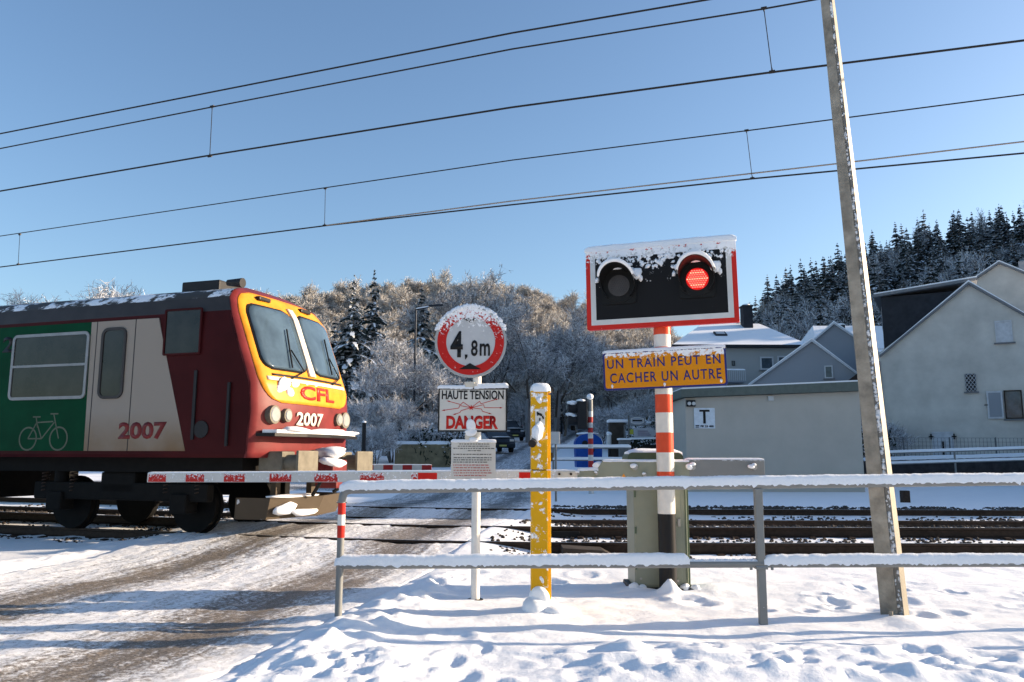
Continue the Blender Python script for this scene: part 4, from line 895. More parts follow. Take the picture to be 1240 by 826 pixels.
# counterweight plate
a0_, a1_ = ao(830, 557), ao(926, 577); b0_, b1_ = ao(755, 559), ao(830, 580); c0_, c1_ = ao(700, 567), ao(757, 584)
zt4 = (ao(830, 557)[1]); 
mb = MB(); mb.bb(a0_[0], a1_[0], AY - .01, AY + .08, a1_[1], a0_[1] + .005, 0, .006); cw = mb.build('counterweight', 'galv', t)
for px in (838, 912):
    q = ao(px, 566); g = MB(); g.cyl((q[0], AY - .06, q[1]), (q[0], AY, q[1]), .028, n=6); bl = g.build('bolt', 'bolt', cw)
    g = MB(); g.blob((q[0] - .03, AY - .04, q[1] + .01), (.05, .035, .03), px % 7, 2); g.blob((q[0] - .0, AY - .04, q[1] + .03), (.03, .03, .02), px % 5, 2); g.build('snow_clump', 'railsnow', bl)
snow_strip((a0_[0], AY + .03, a0_[1] + .004), (a1_[0], AY + .03, a0_[1] + .004), .04, .018, .02, 44, .1, .05).build('snow_layer', 'railsnow', cw)
mb = MB(); zt5 = ao(790, 558)[1]; zb5 = ao(790, 582)[1]; zt6 = ao(710, 569)[1]
xq = [ao(699, 570)[0], ao(722, 570)[0], ao(730, 562)[0], ao(834, 560)[0]]
mb.prism([(xq[0], zb5), (xq[3], zb5), (xq[3], zt5), (xq[2], zt5), (xq[1], zt6), (xq[0], zt6)], AY - .02, AY + .07, 'y'); hd = mb.build('arm_holder', 'olive', t)
for (px, py) in ((700, 573), (722, 573), (768, 566), (780, 575), (701, 582), (723, 582)):
    q = ao(px, py); g = MB(); rb = .03 if 760 < px < 775 else .018; g.cyl((q[0], AY - .06, q[1]), (q[0], AY - .015, q[1]), rb, n=6); bl = g.build('bolt', 'bolt', hd); g = MB(); g.blob((q[0] - .01, AY - .045, q[1] + .012), (rb * 1.3, .025, rb * .8), px % 9, 2); g.build('snow_clump', 'railsnow', bl)
g = MB(); q = ao(755, 577); g.prism([(q[0] - .03, q[1] - .02), (q[0] + .03, q[1] - .02), (q[0], q[1] + .03)], AY - .023, AY - .019, 'y'); g.build('warning_triangle', 'orange', hd)
g = MB(); snow_strip((xq[0], AY + .02, zt6), (xq[1] + .02, AY + .02, zt6 + .01), .045, .02, .02, 45, .2, .04, g); snow_strip((xq[2], AY + .02, zt5), (xq[3], AY + .02, zt5), .045, .014, .02, 46, .1, .04, g); g.blob((xq[1] + .03, AY + .02, (zt5 + zt6) / 2), (.07, .05, .05), 4); g.build('snow_layer', 'railsnow', hd)
# arm
M['armwhite'] = snowy('arm_white', (.66, .64, .60), 1.0, 1.4, .4, 30, .6, .56, up=True)
M['armredc'] = flat('arm_red_clean', (.62, .018, .012), .35)
M['armredf'] = snowy('arm_red_frosted', (.55, .03, .025), 1.14, 1.24, .4, 42, .60, .40, up=True)
zm = (ao(180, 572.5)[1] + ao(180, 584)[1]) / 2; xt = ao(180, 578)[0]; zL0, zL1 = ao(180, 584)[1], ao(180, 573)[1]; zR0, zR1 = ao(660, 583.5)[1], ao(660, 570)[1]
xr0 = ao(699, 575)[0]; xj = ao(540, 575)[0]
def tz(x): f_ = (x - xt) / (xr0 - xt); return zL0 + (zR0 - zL0) * f_, zL1 + (zR1 - zL1) * f_
def armseg(xA, xB, mi, mb, pr_=0):
    a0, a1 = tz(xA); b0, b1 = tz(xB); y0, y1 = AY - .03 - pr_, AY + .03 + pr_
    vs = [(xA, y0, a0 + .0), (xA, y1, a0), (xA, y1, a1), (xA, y0, a1), (xB, y0, b0), (xB, y1, b0), (xB, y1, b1), (xB, y0, b1)]
    mb.add(vs, [(0, 4, 5, 1), (1, 5, 6, 2), (2, 6, 7, 3), (3, 7, 4, 0), (0, 1, 2, 3), (4, 7, 6, 5)], mi)
reds = [(181, 203, 2), (226, 249, 2), (272, 298, 2), (327, 354, 2), (381, 410, 2), (436, 466, 2), (498, 506, 2), (506, 530, 1), (628, 646, 1)]
mb = MB(); cur = xt
for a, b, k in reds:
    xa_, xb_ = ao(a, 578)[0], ao(b, 578)[0]
    if xa_ > cur + .002: armseg(cur, xa_, 0, mb)
    # white margins above and below the red field
    armseg(xa_, xb_, 0, mb); y0 = AY - .033; z0a, z1a = tz((xa_ + xb_) / 2); mg = .012
    mb.bb(xa_ + .004, xb_ - .004, y0, AY + .033, z0a + mg * .4, z1a - mg, k); cur = xb_
armseg(cur, xr0, 0, mb)
arm = mb.build('barrier_arm', ['armwhite', 'armredc', 'armredf'], t)
g = MB(); q0 = ao(675, 571); q1 = ao(697, 583.5); g.bb(q0[0], q1[0], AY - .038, AY - .028, q1[1], q0[1]); 
bp_ = g.build('splice_plate', 'cream', arm)
for (px, py) in ((677, 574), (691, 574), (677, 582), (691, 582)):
    q = ao(px, py); g = MB(); g.cyl((q[0], AY - .055, q[1]), (q[0], AY - .036, q[1]), .014, n=6); g.build('bolt', 'rail', bp_)
snow_strip((xt, AY, tz(xt)[1]), (xr0, AY, tz(xr0)[1]), .026, .014, .02, 48, .15, .04).build('snow_layer', 'railsnow', arm)
# ---------------------------------------------------------------- steel mast of the overhead line
MY = 7.3; p0 = ony(1084, 748, MY); p1 = ony(1002, 0, MY)
t = thing('overhead_line_mast', (p0.x, MY, 0), 'tall leaning galvanised steel mast with snow stuck in its channel, right of centre', 'mast')
M['mast'] = flat('mast_steel', (.27, .24, .195), .6, .1, .38, 7, .4, 50); M['mastlit'] = flat('mast_edge_steel', (.26, .235, .19), .5, .15, .15, 4)
M['maststrip'] = snowy('mast_web_steel', (.24, .23, .21), -3, 9, .5, 9, .585, .55, up=False)
ln = Vector((p1.x - p0.x, 0, p1.z - 0)); top = 9.0; k_ = top / p1.z
wb = (ony(1100, 748, MY).x - ony(1068, 748, MY).x) / 2; wt = (ony(1010.5, 0, MY).x - ony(995, 0, MY).x) / 2; wt = wb + (wt - wb) * k_
def msec(z, prof):
    f_ = z / top; cxm = (p1.x - p0.x) * (z / p1.z); w_ = wb + (wt - wb) * f_; return [(cxm + a * w_, b * w_, z) for a, b in prof]
# profile: broad left flange face towards the camera, recessed web strip, thin lit right edge, closed behind
prof_main = [(-.95, .3), (-.98, -.62), (.22, -.80), (.24, -.55), (.62, -.60), (.64, -.86), (1.0, -.15), (1.0, .3), (.5, .8), (-.6, .85)]
prof_main = [(a * .906 - b * -.423, a * -.423 + b * .906) for a, b in prof_main]
mb = MB(); zs_ = np.linspace(-.3, top, 26); Kp = len(prof_main); vs = []
for z in zs_: vs += msec(z, prof_main)
mis = [0, 0, 2, 2, 2, 1, 1, 1, 0, 0]
for i in range(len(zs_) - 1):
    for k in range(Kp): mb.f.append([i * Kp + k, i * Kp + (k + 1) % Kp, (i + 1) * Kp + (k + 1) % Kp, (i + 1) * Kp + k]); mb.m.append(mis[k]); mb.sm.append(False)
mb.v = vs; mb.f.append(list(range(Kp))); mb.m.append(0); mb.sm.append(False); mb.f.append(list(range((len(zs_) - 1) * Kp, len(zs_) * Kp))); mb.m.append(0); mb.sm.append(False)
mb.build('shaft', ['mast', 'mastlit', 'maststrip'], t)
M_ = MB(); rg = np.random.RandomState(23)
for i in range(300):
    z = rg.uniform(.8, 8.5) if i % 5 else rg.uniform(.1, 2); q = msec(z, [(lambda u_: (u_ * .906 - .57 * .423, -u_ * .423 - .57 * .906))(rg.uniform(.28, .60))])[0]; s_ = rg.uniform(.007, .02); M_.blob(q, (s_, s_ * .8, s_ * rg.uniform(.8, 1.6)), i, 1, .5)
M_.build('stuck_snow', 'railsnow', t)['kind'] = 'stuff'
mb = MB(); mb.box((0, 0, -.02), (wb * 2.3, wb * 2.2, .05), 0, None, .01); mb.cyl((-.1, -wb * 1.2, .0), (-.1, -wb * 1.2, .07), .018, n=6); mb.build('foot_plate', 'mast', t)
# ---------------------------------------------------------------- opposite side of the crossing
FY = 26.0
def at(px, py, y): return ony(px, py, y)
M['farred'] = flat('far_red', (.35, .03, .03), .5); M['farwhite'] = flat('far_white', (.55, .55, .53), .5)
q = at(715.5, 560, FY); g0 = gz(q.x, FY)
t = thing('far_signal_pole', (q.x, FY, g0), 'thin banded pole across the tracks with a snow ball on top and dark hooded lights', 'signal')
zz = [0] + [at(715, y_, FY).z - g0 for y_ in (568, 558, 551, 543, 538, 531, 524, 518, 512, 505, 498)] + [at(715, 484, FY).z - g0]
mb = MB()
for k in range(len(zz) - 1): mb.cyl((0, 0, zz[k]), (0, 0, zz[k + 1]), .085, n=14, mi=(2 if k == len(zz) - 2 else (0 if k % 2 else 1)), caps=k == len(zz) - 2)
mb.build('pole', ['farred', 'farwhite', 'galv'], t)
mb = MB(); mb.blob((0, 0, zz[-1] + .09), (.11, .11, .10), 3, 2, .1); mb.build('snow_ball', 'snowcap', t)
mb = MB(); a_ = at(698, 486, FY); b_ = at(711, 520, FY); mb.bb(a_.x - q.x + .02, b_.x - q.x, -.15, .55, b_.z - g0, a_.z - g0, 0, .03); mb.bb(b_.x - q.x - .05, 0, .0, .1, b_.z - g0 + .2, b_.z - g0 + .3); lb_ = mb.build('signal_box', 'dark', t)
for py in (490, 505):
    h = MB(); c_ = at(700, py, FY); h.cyl((c_.x - q.x - .32, .1, c_.z - g0 - .1), (c_.x - q.x, .1, c_.z - g0 - .1), .17, .17, 14); hh_ = h.build('hood', 'dark', lb_); h = MB(); h.blob((c_.x - q.x - .2, .1, c_.z - g0 + .06), (.19, .18, .09), py, 2); h.build('hood_snow', 'snowcap', hh_)
h = MB(); c_ = at(704, 485, FY); h.blob((c_.x - q.x, .1, c_.z - g0), (.2, .3, .07), 2); h.build('snow_layer', 'snowcap', lb_)
# far barrier
q = at(360, 575, 19.6); t = thing('far_barrier', (q.x, 19.6, gz(q.x, 19.6)), 'thin lowered red and white barrier arm across the tracks, just right of the train nose', 'barrier')
g0 = t.location.z; za, zb3 = at(450, 563, 19.6).z - g0, at(450, 569, 19.6).z - g0
mb = MB(); xt2 = at(522.5, 566, 19.6).x - q.x; x_ = xt2; k = 0
while x_ > 0: st2 = .235; mb.bb(x_ - st2, x_, -.025, .025, zb3, za, k % 2); x_ -= st2; k += 1
mb.build('barrier_arm', ['farred', 'farwhite'], t)
snow_strip((0, 0, za), (xt2, 0, za), .025, .02, .04, 60, .1).build('snow_layer', 'snowcap', t)
mb = MB(); mb.bb(-.9, -.3, -.3, .3, -.1, za + .1, 0, .03); mb.bb(-1.3, .2, .3, .4, zb3 - .05, za + .05, 0, .02); mb.build('cabinet', 'olive', t)
# near white utility box on a thin post behind yellow post
q = at(673, 560, 22.0); t = thing('meter_box', (q.x, 22, gz(q.x, 22)), 'small white box on a thin post, just right of the yellow post', 'box')
mb = MB(); mb.cyl((0, 0, -.2), (0, 0, at(673, 530, 22).z - t.location.z), .03); mb.build('post', 'galv', t); mb = MB(); z0_, z1_ = at(673, 538, 22).z - t.location.z, at(673, 523, 22).z - t.location.z; mb.bb(-.13, .11, -.1, .1, z0_, z1_, 0, .01); mb.build('box_body', 'farwhite', t)
# blue recycling container
CYY = 34.0; q = at(712, 557, CYY); g0 = gz(q.x, CYY); zt_b = at(712, 524, CYY).z
t = thing('recycling_container', (q.x, CYY, zt_b - 1.45), 'blue dome-topped recycling container with two round openings, beside the far banded pole', 'container')
M['blue'] = flat('blue_plastic', (.012, .075, .34), .4)
wb2 = (at(728, 540, CYY).x - at(696, 540, CYY).x) / 2
mb = MB(); out = [(-wb2 * .93, 0), (wb2 * .93, 0), (wb2, 1.0)]
for i in range(11): a = R(10 + 160 * i / 10); out.append((wb2 * math.cos(a), 1.0 + .40 * math.sin(a)))
out.append((-wb2, 1.0)); mb.prism(out, -.55, .55, 'y'); bd_ = mb.build('container_body', 'blue', t)
for (a, b) in ((-.17, .88), (.1, .62)): g = MB(); g.prism(circle(a, b + .1, .13, 18), -.56, -.50, 'y'); g.build('opening', 'dark', bd_)
mb = MB(); mb.blob((0, 0, 1.40), (wb2 * .85, .5, .06), 3, 2, .15); mb.build('snow_layer', 'snowcap', t)
# railing beyond the road on the left of the cabinet
def railing(px0, px1, pyt, y, lb, pts, wall=None, zlow=None):
    a = at(px0, pyt, y); b = at(px1, pyt - (px1 - px0) * (.03 if px0 > 1000 else 0), y); g_ = min(gz(a.x, y), gz(b.x, y)); t = thing('railing', (a.x, y, g_), lb, 'railing')
    mb = MB(); mb.cyl((0, 0, a.z - g_), (b.x - a.x, 0, b.z - g_), .04); mb.build('top_bar', 'galv', t)
    mb = MB(); mb.cyl((0, 0, a.z - g_ - .42), (b.x - a.x, 0, b.z - g_ - .42), .035); mb.build('lower_bar', 'galv', t)
    for f_ in pts: mb = MB(); x_ = (b.x - a.x) * f_; mb.cyl((x_, 0, -.4), (x_, 0, a.z - g_ + (b.z - a.z) * f_), .035); mb.build('post', 'galv', t)
    g = MB(); snow_strip((0, 0, a.z - g_ + .02), (b.x - a.x, 0, b.z - g_ + .02), .05, .09, .08, 61, .1, .1, g); g.build('snow_layer', 'snowcap', t); g = MB(); snow_strip((0, 0, a.z - g_ + .0 - .40), (b.x - a.x, 0, b.z - g_ - .40), .045, .08, .08, 62, .1, .1, g); g.build('snow_layer', 'snowcap', t)
railing(668, 764, 542, 27.5, 'short snow-topped railing beside the far road, left of the green cabinet', (0.02, .5, .98))
railing(1062, 1290, 549, 31, 'snow-topped railing before the dark wall of the big gabled house', (.02, .41, .8, .98))
# dark retaining wall with mesh fence
WY = 33.0; a = at(1046, 557, WY); b = at(1330, 549, WY)
t = thing('retaining_wall', (a.x, WY, gz(a.x + 3, WY)), 'low dark concrete wall with snow on top, in front of the big gabled house', 'wall'); g0 = t.location.z
M['darkwall'] = flat('dark_concrete', (.035, .033, .035), .8, var=.4, scale=3); M['snowband'] = M['snowcap']
mb = MB(); mb.prism([(0, -.8), (b.x - a.x, -.8), (b.x - a.x, b.z - g0), (0, a.z - g0)], 0, .3, 'y'); mb.build('wall_face', 'darkwall', t)
snow_strip((0, .15, a.z - g0), (b.x - a.x, .15, b.z - g0), .17, .10, .1, 63, .1, .1).build('snow_layer', 'snowcap', t)
t2 = thing('mesh_fence', (a.x, WY + .5, g0), 'thin grey wire mesh fence standing above the dark retaining wall', 'fence'); M['wiremesh'] = flat('fence_wire', (.12, .13, .14), .5, .4)
zf = at(1160, 530, WY).z - g0; Lf = b.x - a.x; mb = MB()
for k in range(int(Lf / .16)): x_ = k * .16; mb.bb(x_ - .006, x_ + .006, -.004, .004, a.z - g0 - .6, zf)
for k in range(7): z_ = zf - .17 * k; mb.bb(0, Lf, -.005, .005, z_ - .006, z_ + .006)
mb.build('wire_mesh', 'wiremesh', t2)
for k in range(6): mb = MB(); x_ = Lf * k / 5; mb.cyl((x_, .02, -.5), (x_, .02, zf + .03), .025); mb.build('fence_post', 'wiremesh', t2)
# small dark stump post near the verge (under the guard rail)
q = at(1096, 603, 22); t = tag(MB().bb(-.1, .1, -.1, .1, -.3, .32, 0, .02).build('marker_post', 'rail'), 'short dark marker post in the snow right of the leaning mast', 'post'); t.location = (q.x, 22, gz(q.x, 22))
# ---------------------------------------------------------------- equipment hut
HY = 27.0; a = at(833, 601, HY); b = at(1048, 601, HY); g0 = gz(9, HY)
M['render'] = flat('beige_render', (.44, .405, .35), .85, var=.06, scale=1.2, bmp=.15, bscale=30); M['fascia'] = flat('green_grey_fascia', (.11, .13, .115), .6)
t = thing('equipment_hut', (a.x, HY, g0 - .1), 'flat-roofed beige railway hut with a green-grey roof edge and a T sign', 'hut'); g0 -= .1; Wd = b.x - a.x
zl1 = at(834, 482, HY).z - g0; zr1 = at(1046, 474, HY).z - g0; zl0 = zl1
mb = MB(); mb.prism([(0, -.3), (Wd, -.3), (Wd, zr1), (0, zl1)], 0, 4.5, 'y'); hb = mb.build('wall', 'render', t)
mb = MB(); tl_ = at(830, 472, HY).z - g0; tr_ = at(1046, 462.5, HY).z - g0; mb.prism([(-.18, zl1 + .01), (Wd + .02, zr1 + .01), (Wd + .02, tr_), (-.18, tl_)], -.22, 4.7, 'y'); rf = mb.build('roof', 'fascia', t)
mb = MB(); mb.prism([(-.14, tl_), (Wd, tr_), (Wd, tr_ + .05), (-.14, tl_ + .05)], -.19, 4.66, 'y'); mb.build('snow_layer', 'snowcap', rf)
def ho(px, py): q = at(px, py, HY); return q.x - a.x, q.z - g0
p_, q_ = ho(840, 494), ho(866, 519)
M['tsign'] = flat('t_sign_white', (.62, .66, .70), .4)
mb = MB(); mb.bb(p_[0], q_[0], -.03, -.0, q_[1], p_[1], 0, .004); ts = mb.build('t_sign', 'tsign', t)
mb = MB(); c1, c2 = ho(846.5, 496.3), ho(859, 498.8); mb.bb(c1[0], c2[0], -.036, -.03, c2[1], c1[1]); c1, c2 = ho(851, 498.8), ho(854.5, 513); mb.bb(c1[0], c2[0], -.036, -.03, c2[1], c1[1]); c1, c2 = ho(842, 515), ho(846.5, 516.2); mb.bb(c1[0], c2[0], -.036, -.03, c2[1], c1[1]); c1, c2 = ho(842, 517), ho(846.5, 517.8); mb.bb(c1[0], c2[0], -.036, -.03, c2[1], c1[1]); mb.build('letter', 'signblack', ts)
c1, c2 = ho(848, 515), ho(864, 517.6); text('panel_text', 'PK 23 400', 'signblack', ts, c1[0], c2[0], c2[1], c1[1], -.03, .004, .05)
c1 = ho(836.5, 489); mb = MB(); mb.bb(c1[0] - .16, c1[0] + .14, -.12, 0, c1[1] - .1, c1[1] + .12, 0, .02); lp_ = mb.build('wall_lamp', 'dark', t); mb = MB(); mb.cyl((c1[0] - .08, -.16, c1[1]), (c1[0] - .08, -.1, c1[1]), .06); mb.cyl((c1[0] + .07, -.16, c1[1]), (c1[0] + .07, -.1, c1[1]), .06); mb.build('lamp_glass', 'farwhite', lp_)
c1 = ho(933, 482.5); mb = MB(); mb.bb(c1[0] - .09, c1[0] + .09, -.06, 0, c1[1] - .08, c1[1] + .08, 0, .01); mb.build('vent_box', 'farwhite', t)
mb = MB(); mb.bb(Wd, Wd + .3, 1.0, 1.15, -.3, zr1 - 1.0); mb.build('downpipe', 'fascia', t)
M['rust'] = flat('rust_stain_render', (.20, .13, .07), .9)
# ---------------------------------------------------------------- vegetation
def leafmat(name, dark, light, snowc=(.80, .82, .85)):
    """face attribute 'k': 0..1 = share of snow on that piece; noise varies the bark/needle tone"""
    m, n, l, p = newmat(name); a = n.new('ShaderNodeAttribute'); a.attribute_name = 'k'; co = objco(n)
    c = mix(n, l, mr(n, l, noise(n, l, co, .7, 3), .3, .7), dark, light)
    l.new(mix(n, l, a.outputs['Fac'], c, snowc), p.inputs['Base Color']); p.inputs['Roughness'].default_value = .85; p.inputs['Specular IOR Level'].default_value = .2
    return m
M['needles'] = leafmat('spruce_needles', (.007, .012, .011), (.018, .027, .021)); M['bark'] = leafmat('frosted_bark', (.035, .026, .02), (.085, .062, .045))
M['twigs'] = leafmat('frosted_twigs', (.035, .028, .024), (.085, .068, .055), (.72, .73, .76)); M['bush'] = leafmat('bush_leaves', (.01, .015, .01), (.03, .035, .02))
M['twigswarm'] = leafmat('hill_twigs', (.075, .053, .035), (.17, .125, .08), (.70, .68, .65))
def quads_mesh(name, V, k, mats, mi=None):
    """V: (n,4,3) loose quads, k: snow share per quad"""
    n_ = len(V); me = bpy.data.meshes.new(name); co = np.asarray(V, np.float32).reshape(-1, 3)
    me.vertices.add(n_ * 4); me.vertices.foreach_set('co', co.ravel()); me.loops.add(n_ * 4); me.loops.foreach_set('vertex_index', np.arange(n_ * 4, dtype=np.int32))
    me.polygons.add(n_); me.polygons.foreach_set('loop_start', np.arange(0, n_ * 4, 4, dtype=np.int32)); me.update(calc_edges=True)
    a = me.attributes.new('k', 'FLOAT', 'FACE'); a.data.foreach_set('value', np.asarray(k, np.float32))
    for m_ in mats: me.materials.append(M[m_])
    if mi is not None: me.polygons.foreach_set('material_index', np.asarray(mi, np.int32))
    return me
def bare_tree(seed, H, levels=5, spread=.5, tw=.5, twn=5, up=.25, width=.02, snow=.6, multi=1, twl=.5):
    """returns (trunk quads, k), (crown quads, k): limbs as 3-sided tapering tubes, twigs as thin two-sided blades"""
    rg = np.random.RandomState(seed); TQ = []; CQ = []
    def tubeq(p, q, r0, r1, out, ns=3):
        d = q - p; d = d / (np.linalg.norm(d) + 1e-9); a = np.cross(d, [.3, .2, .9]); a /= np.linalg.norm(a) + 1e-9; b = np.cross(d, a)
        for i in range(ns):
            t0, t1 = 2 * math.pi * i / ns, 2 * math.pi * (i + 1) / ns; c0 = a * math.cos(t0) + b * math.sin(t0); c1 = a * math.cos(t1) + b * math.sin(t1)
            up_ = (c0 + c1)[2]; out.append(([p + c0 * r0, p + c1 * r0, q + c1 * r1, q + c0 * r1], snow if up_ > .5 else (.25 * rg.rand())))
    def grow(p, d, L, r, lv):
        n_ = 2 if lv > 1 else 1; cur = p
        for s_ in range(n_):
            d = d + rg.normal(0, .12, 3); d[2] += .04; d /= np.linalg.norm(d); q = cur + d * L / n_; r1 = r * .8
            tubeq(cur, q, r, r1, TQ if lv >= levels - 1 else CQ, 5 if lv >= levels else 3); cur = q; r = r1
            if lv <= 2:
                for _ in range(twn):
                    dd = d * .5 + rg.normal(0, 1, 3) * tw; dd[2] += up * .5; dd /= np.linalg.norm(dd); tl = twl * rg.uniform(.5, 1.2); q0 = cur - d * rg.uniform(0, L / n_); q1 = q0 + dd * tl
                    sd = rg.normal(0, 1, 3); sd -= dd * sd.dot(dd); sd /= np.linalg.norm(sd) + 1e-9; wv = sd * width
                    CQ.append(([q0 - wv, q0 + wv, q1 + wv * .4, q1 - wv * .4], 1.0 if rg.rand() < snow else rg.uniform(0, .5)))
                    for __ in range(2):
                        d3 = dd + rg.normal(0, .5, 3); d3 /= np.linalg.norm(d3); a0 = q0 + (q1 - q0) * rg.uniform(.3, .9); a1 = a0 + d3 * tl * .5; sd = np.cross(d3, rg.normal(0, 1, 3)); sd /= np.linalg.norm(sd) + 1e-9; w3 = sd * width * .7
                        CQ.append(([a0 - w3, a0 + w3, a1 + w3 * .4, a1 - w3 * .4], 1.0 if rg.rand() < snow else rg.uniform(0, .5)))
        if lv > 1:
            nb = rg.randint(3, 5)
            for _ in range(nb):
                dd = d + rg.normal(0, 1, 3) * spread; dd[2] += up; dd /= np.linalg.norm(dd); grow(cur - d * L * rg.uniform(0, .45), dd, L * rg.uniform(.58, .82), r * rg.uniform(.5, .7), lv - 1)
    for m_ in range(multi):
        d0 = np.array([rg.normal(0, .05 if multi == 1 else .35), rg.normal(0, .05 if multi == 1 else .35), 1.0]); d0 /= np.linalg.norm(d0)
        grow(np.array([0, 0, -.3]), d0, H * .30, H * .02 / (1 if multi == 1 else 1.8), levels)
    return TQ, CQ
def spruce(seed, H, W, detail=1.0, droop=.35):
    rg = np.random.RandomState(seed); Q = []; K_ = []; T = []
    for i in range(5): a0, a1 = 2 * math.pi * i / 5, 2 * math.pi * (i + 1) / 5; r_ = H * .018; T.append(([np.array([r_ * math.cos(a0), r_ * math.sin(a0), -.5]), np.array([r_ * math.cos(a1), r_ * math.sin(a1), -.5]), np.array([0, 0, H * .97]), np.array([0, 0, H * .97])], .1))
    nl = int(H * 2.2 * detail ** .5) + 8
    for j in range(nl):
        f_ = (j + rg.rand()) / nl; z = H * (.06 + .93 * f_); Rr = W * (1 - f_) ** 1.0 * rg.uniform(.7, 1.15) + .05; nb = max(4, int(9 * (1 - f_ * .6)))
        for b in range(nb):
            a = rg.rand() * 6.283; L = Rr * rg.uniform(.6, 1.15); dr = np.array([math.cos(a), math.sin(a), 0]); sd = np.array([-math.sin(a), math.cos(a), 0]); rise = .25 * f_
            ns = max(2, int(L * 2.2 * detail) + 1); pp = np.array([0, 0, z])
            for s_ in range(ns):
                t = (s_ + 1) / ns; q = np.array([0, 0, z]) + dr * L * t + np.array([0, 0, (rise - droop * t) * L * t + rg.normal(0, .04)])
                wv = sd * (.28 * L * (1 - t * .65) + .02 + .06 * (1 - f_)) * rg.uniform(.7, 1.2) / detail ** .25
                hang = np.array([0, 0, -(.05 + .11 * (1 - f_) + .10 * rg.rand()) * (1 + .3 * L)])
                Q.append([pp - wv + hang, pp + wv * .2, q + wv * .1, q - wv * .8 + hang]); K_.append(.03 if rg.rand() < .6 else rg.uniform(.15, .6))
                Q.append([pp - wv * .2, pp + wv + hang, q + wv * .8 + hang, q - wv * .1]); K_.append(.0 if rg.rand() < .8 else .5)
                if rg.rand() < .92: sn = np.array([0, 0, .035]); wq = wv * rg.uniform(.55, 1.0); Q.append([pp - wq + sn, pp + wq + sn, q + wq * .7 + sn, q - wq * .7 + sn]); K_.append(1.0)
                for _ in range(int(1.5 * detail)):
                    c = q + rg.normal(0, 1, 3) * np.array([.16, .16, .10]) * (L * .5 + .2); e = rg.normal(0, .07, 3) * (.3 + .3 * L); g2 = rg.normal(0, .06, 3) * (.3 + .3 * L); Q.append([c, c + e, c + e + g2, c + g2]); K_.append(1.0 if rg.rand() < .55 else .06)
                pp = q
    return T, list(zip(Q, K_))
def mk(nm, lst, mats): return quads_mesh(nm, np.array([q for q, k in lst]), [k for q, k in lst], mats)
def plant(kind, meshes, x, y, lb, cat, grp, s=1, rz=0, name='tree', sz=None):
    t = thing(name, (x, y, gz(x, y) - .1), lb, cat, rz, grp); t.scale = (s, s, sz or s)
    for nm, me in meshes: o = bpy.data.objects.new(nm, me); col.objects.link(o); o.parent = t
    return t
def tree_meshes(T, C, m1='bark', m2='twigs'): return [('trunk', mk('trunk', T, [m1])), ('crown', mk('crown', C, [m2]))]
SP = [tree_meshes(*spruce(i, 12, 3.3, .9), 'bark', 'needles') for i in range(4)]
SPB = [tree_meshes(*spruce(20 + i, 14, 3.4, 1.6, .45), 'bark', 'needles') for i in range(2)]
BT = [tree_meshes(*bare_tree(40 + i, 10, 6, .55, .6, 4, .30, .014, .5)) for i in range(3)]
BTS = [tree_meshes(*bare_tree(60 + i, 6, 5, .55, .6, 6, .35, .012, .6, 5, .6)) for i in range(3)]
# two big spruces left and the smaller ones beside them
def tree_at(px, pyb, pyt, y, ms, Hn, lb, cat, grp, i=0, name='tree'):
    Hn = max(v.co.z for v in ms[1][1].vertices) - .15; q = at(px, pyb, y); zt = at(px, pyt, y).z; h = zt - gz(q.x, y); s = h / Hn; return plant('', ms, q.x, y, lb, cat, grp, s, (i * 1.7) % 6.28, name)
tree_at(424, 500, 333, 62, SPB[0], 13.6, 'big dark snow-laden spruce directly right of the train front, the left of the tall pair', 'tree', None, 1, 'spruce_tree')
tree_at(449, 500, 327, 66, SPB[1], 13.6, 'big dark snow-laden spruce, the right and taller of the pair beyond the train', 'tree', None, 2, 'spruce_tree')
tree_at(402, 500, 385, 64, SP[2], 11.7, 'lower spruce partly behind the train nose', 'tree', None, 3, 'spruce_tree')
tree_at(508, 480, 345, 96, SP[1], 11.7, 'snowy spruce on the slope just right of the street lamp', 'tree', None, 4, 'spruce_tree')
tree_at(545, 520, 420, 60, SP[3], 11.7, 'small spruce behind the left edge of the high-voltage panel', 'tree', None, 5, 'spruce_tree')
fr = [(465, 395, 52, 0, 'frosted bare tree right of the train front, in front of the spruces'), (492, 410, 56, 1, 'frosted bare tree behind the street lamp post'), (528, 425, 50, 2, 'frosted bare tree left of the round sign'),
      (548, 322, 100, 1, 'tall pale frosted tree rising to the skyline above the street lamp arm'), (600, 372, 75, 2, 'frosted tree behind the round sign'), (640, 352, 70, 0, 'large dark frosted tree between the round sign and the yellow post'), (672, 372, 78, 1, 'frosted tree above the yellow post, left of the light board'),
      (695, 400, 90, 2, 'frosted tree behind the left end of the orange text panel'), (742, 420, 100, 0, 'frosted tree below the light board'), (780, 425, 92, 1, 'frosted tree behind the banded pole of the light board'), (805, 405, 84, 2, 'frosted tree left of the white-roofed house'),
      (110, 334, 60, 0, 'frosted treetop showing above the train roof'), (60, 352, 70, 1, 'low frosted treetop at the left above the train roof'), (155, 338, 66, 2, 'frosted treetop just left of the train roof box'), (8, 358, 80, 0, 'faint treetop at the left edge above the train'), (86, 344, 63, 2, 'frosted treetop above the dark roof band, between two others'), (180, 346, 70, 1, 'low frosted treetop touching the train roof box')]
for i, (px, pt, y, v, lb) in enumerate(fr): tree_at(px, 500, pt, y, BT[v], 10.0, lb, 'tree', 'frosted bare trees', i + 2, 'bare_tree')
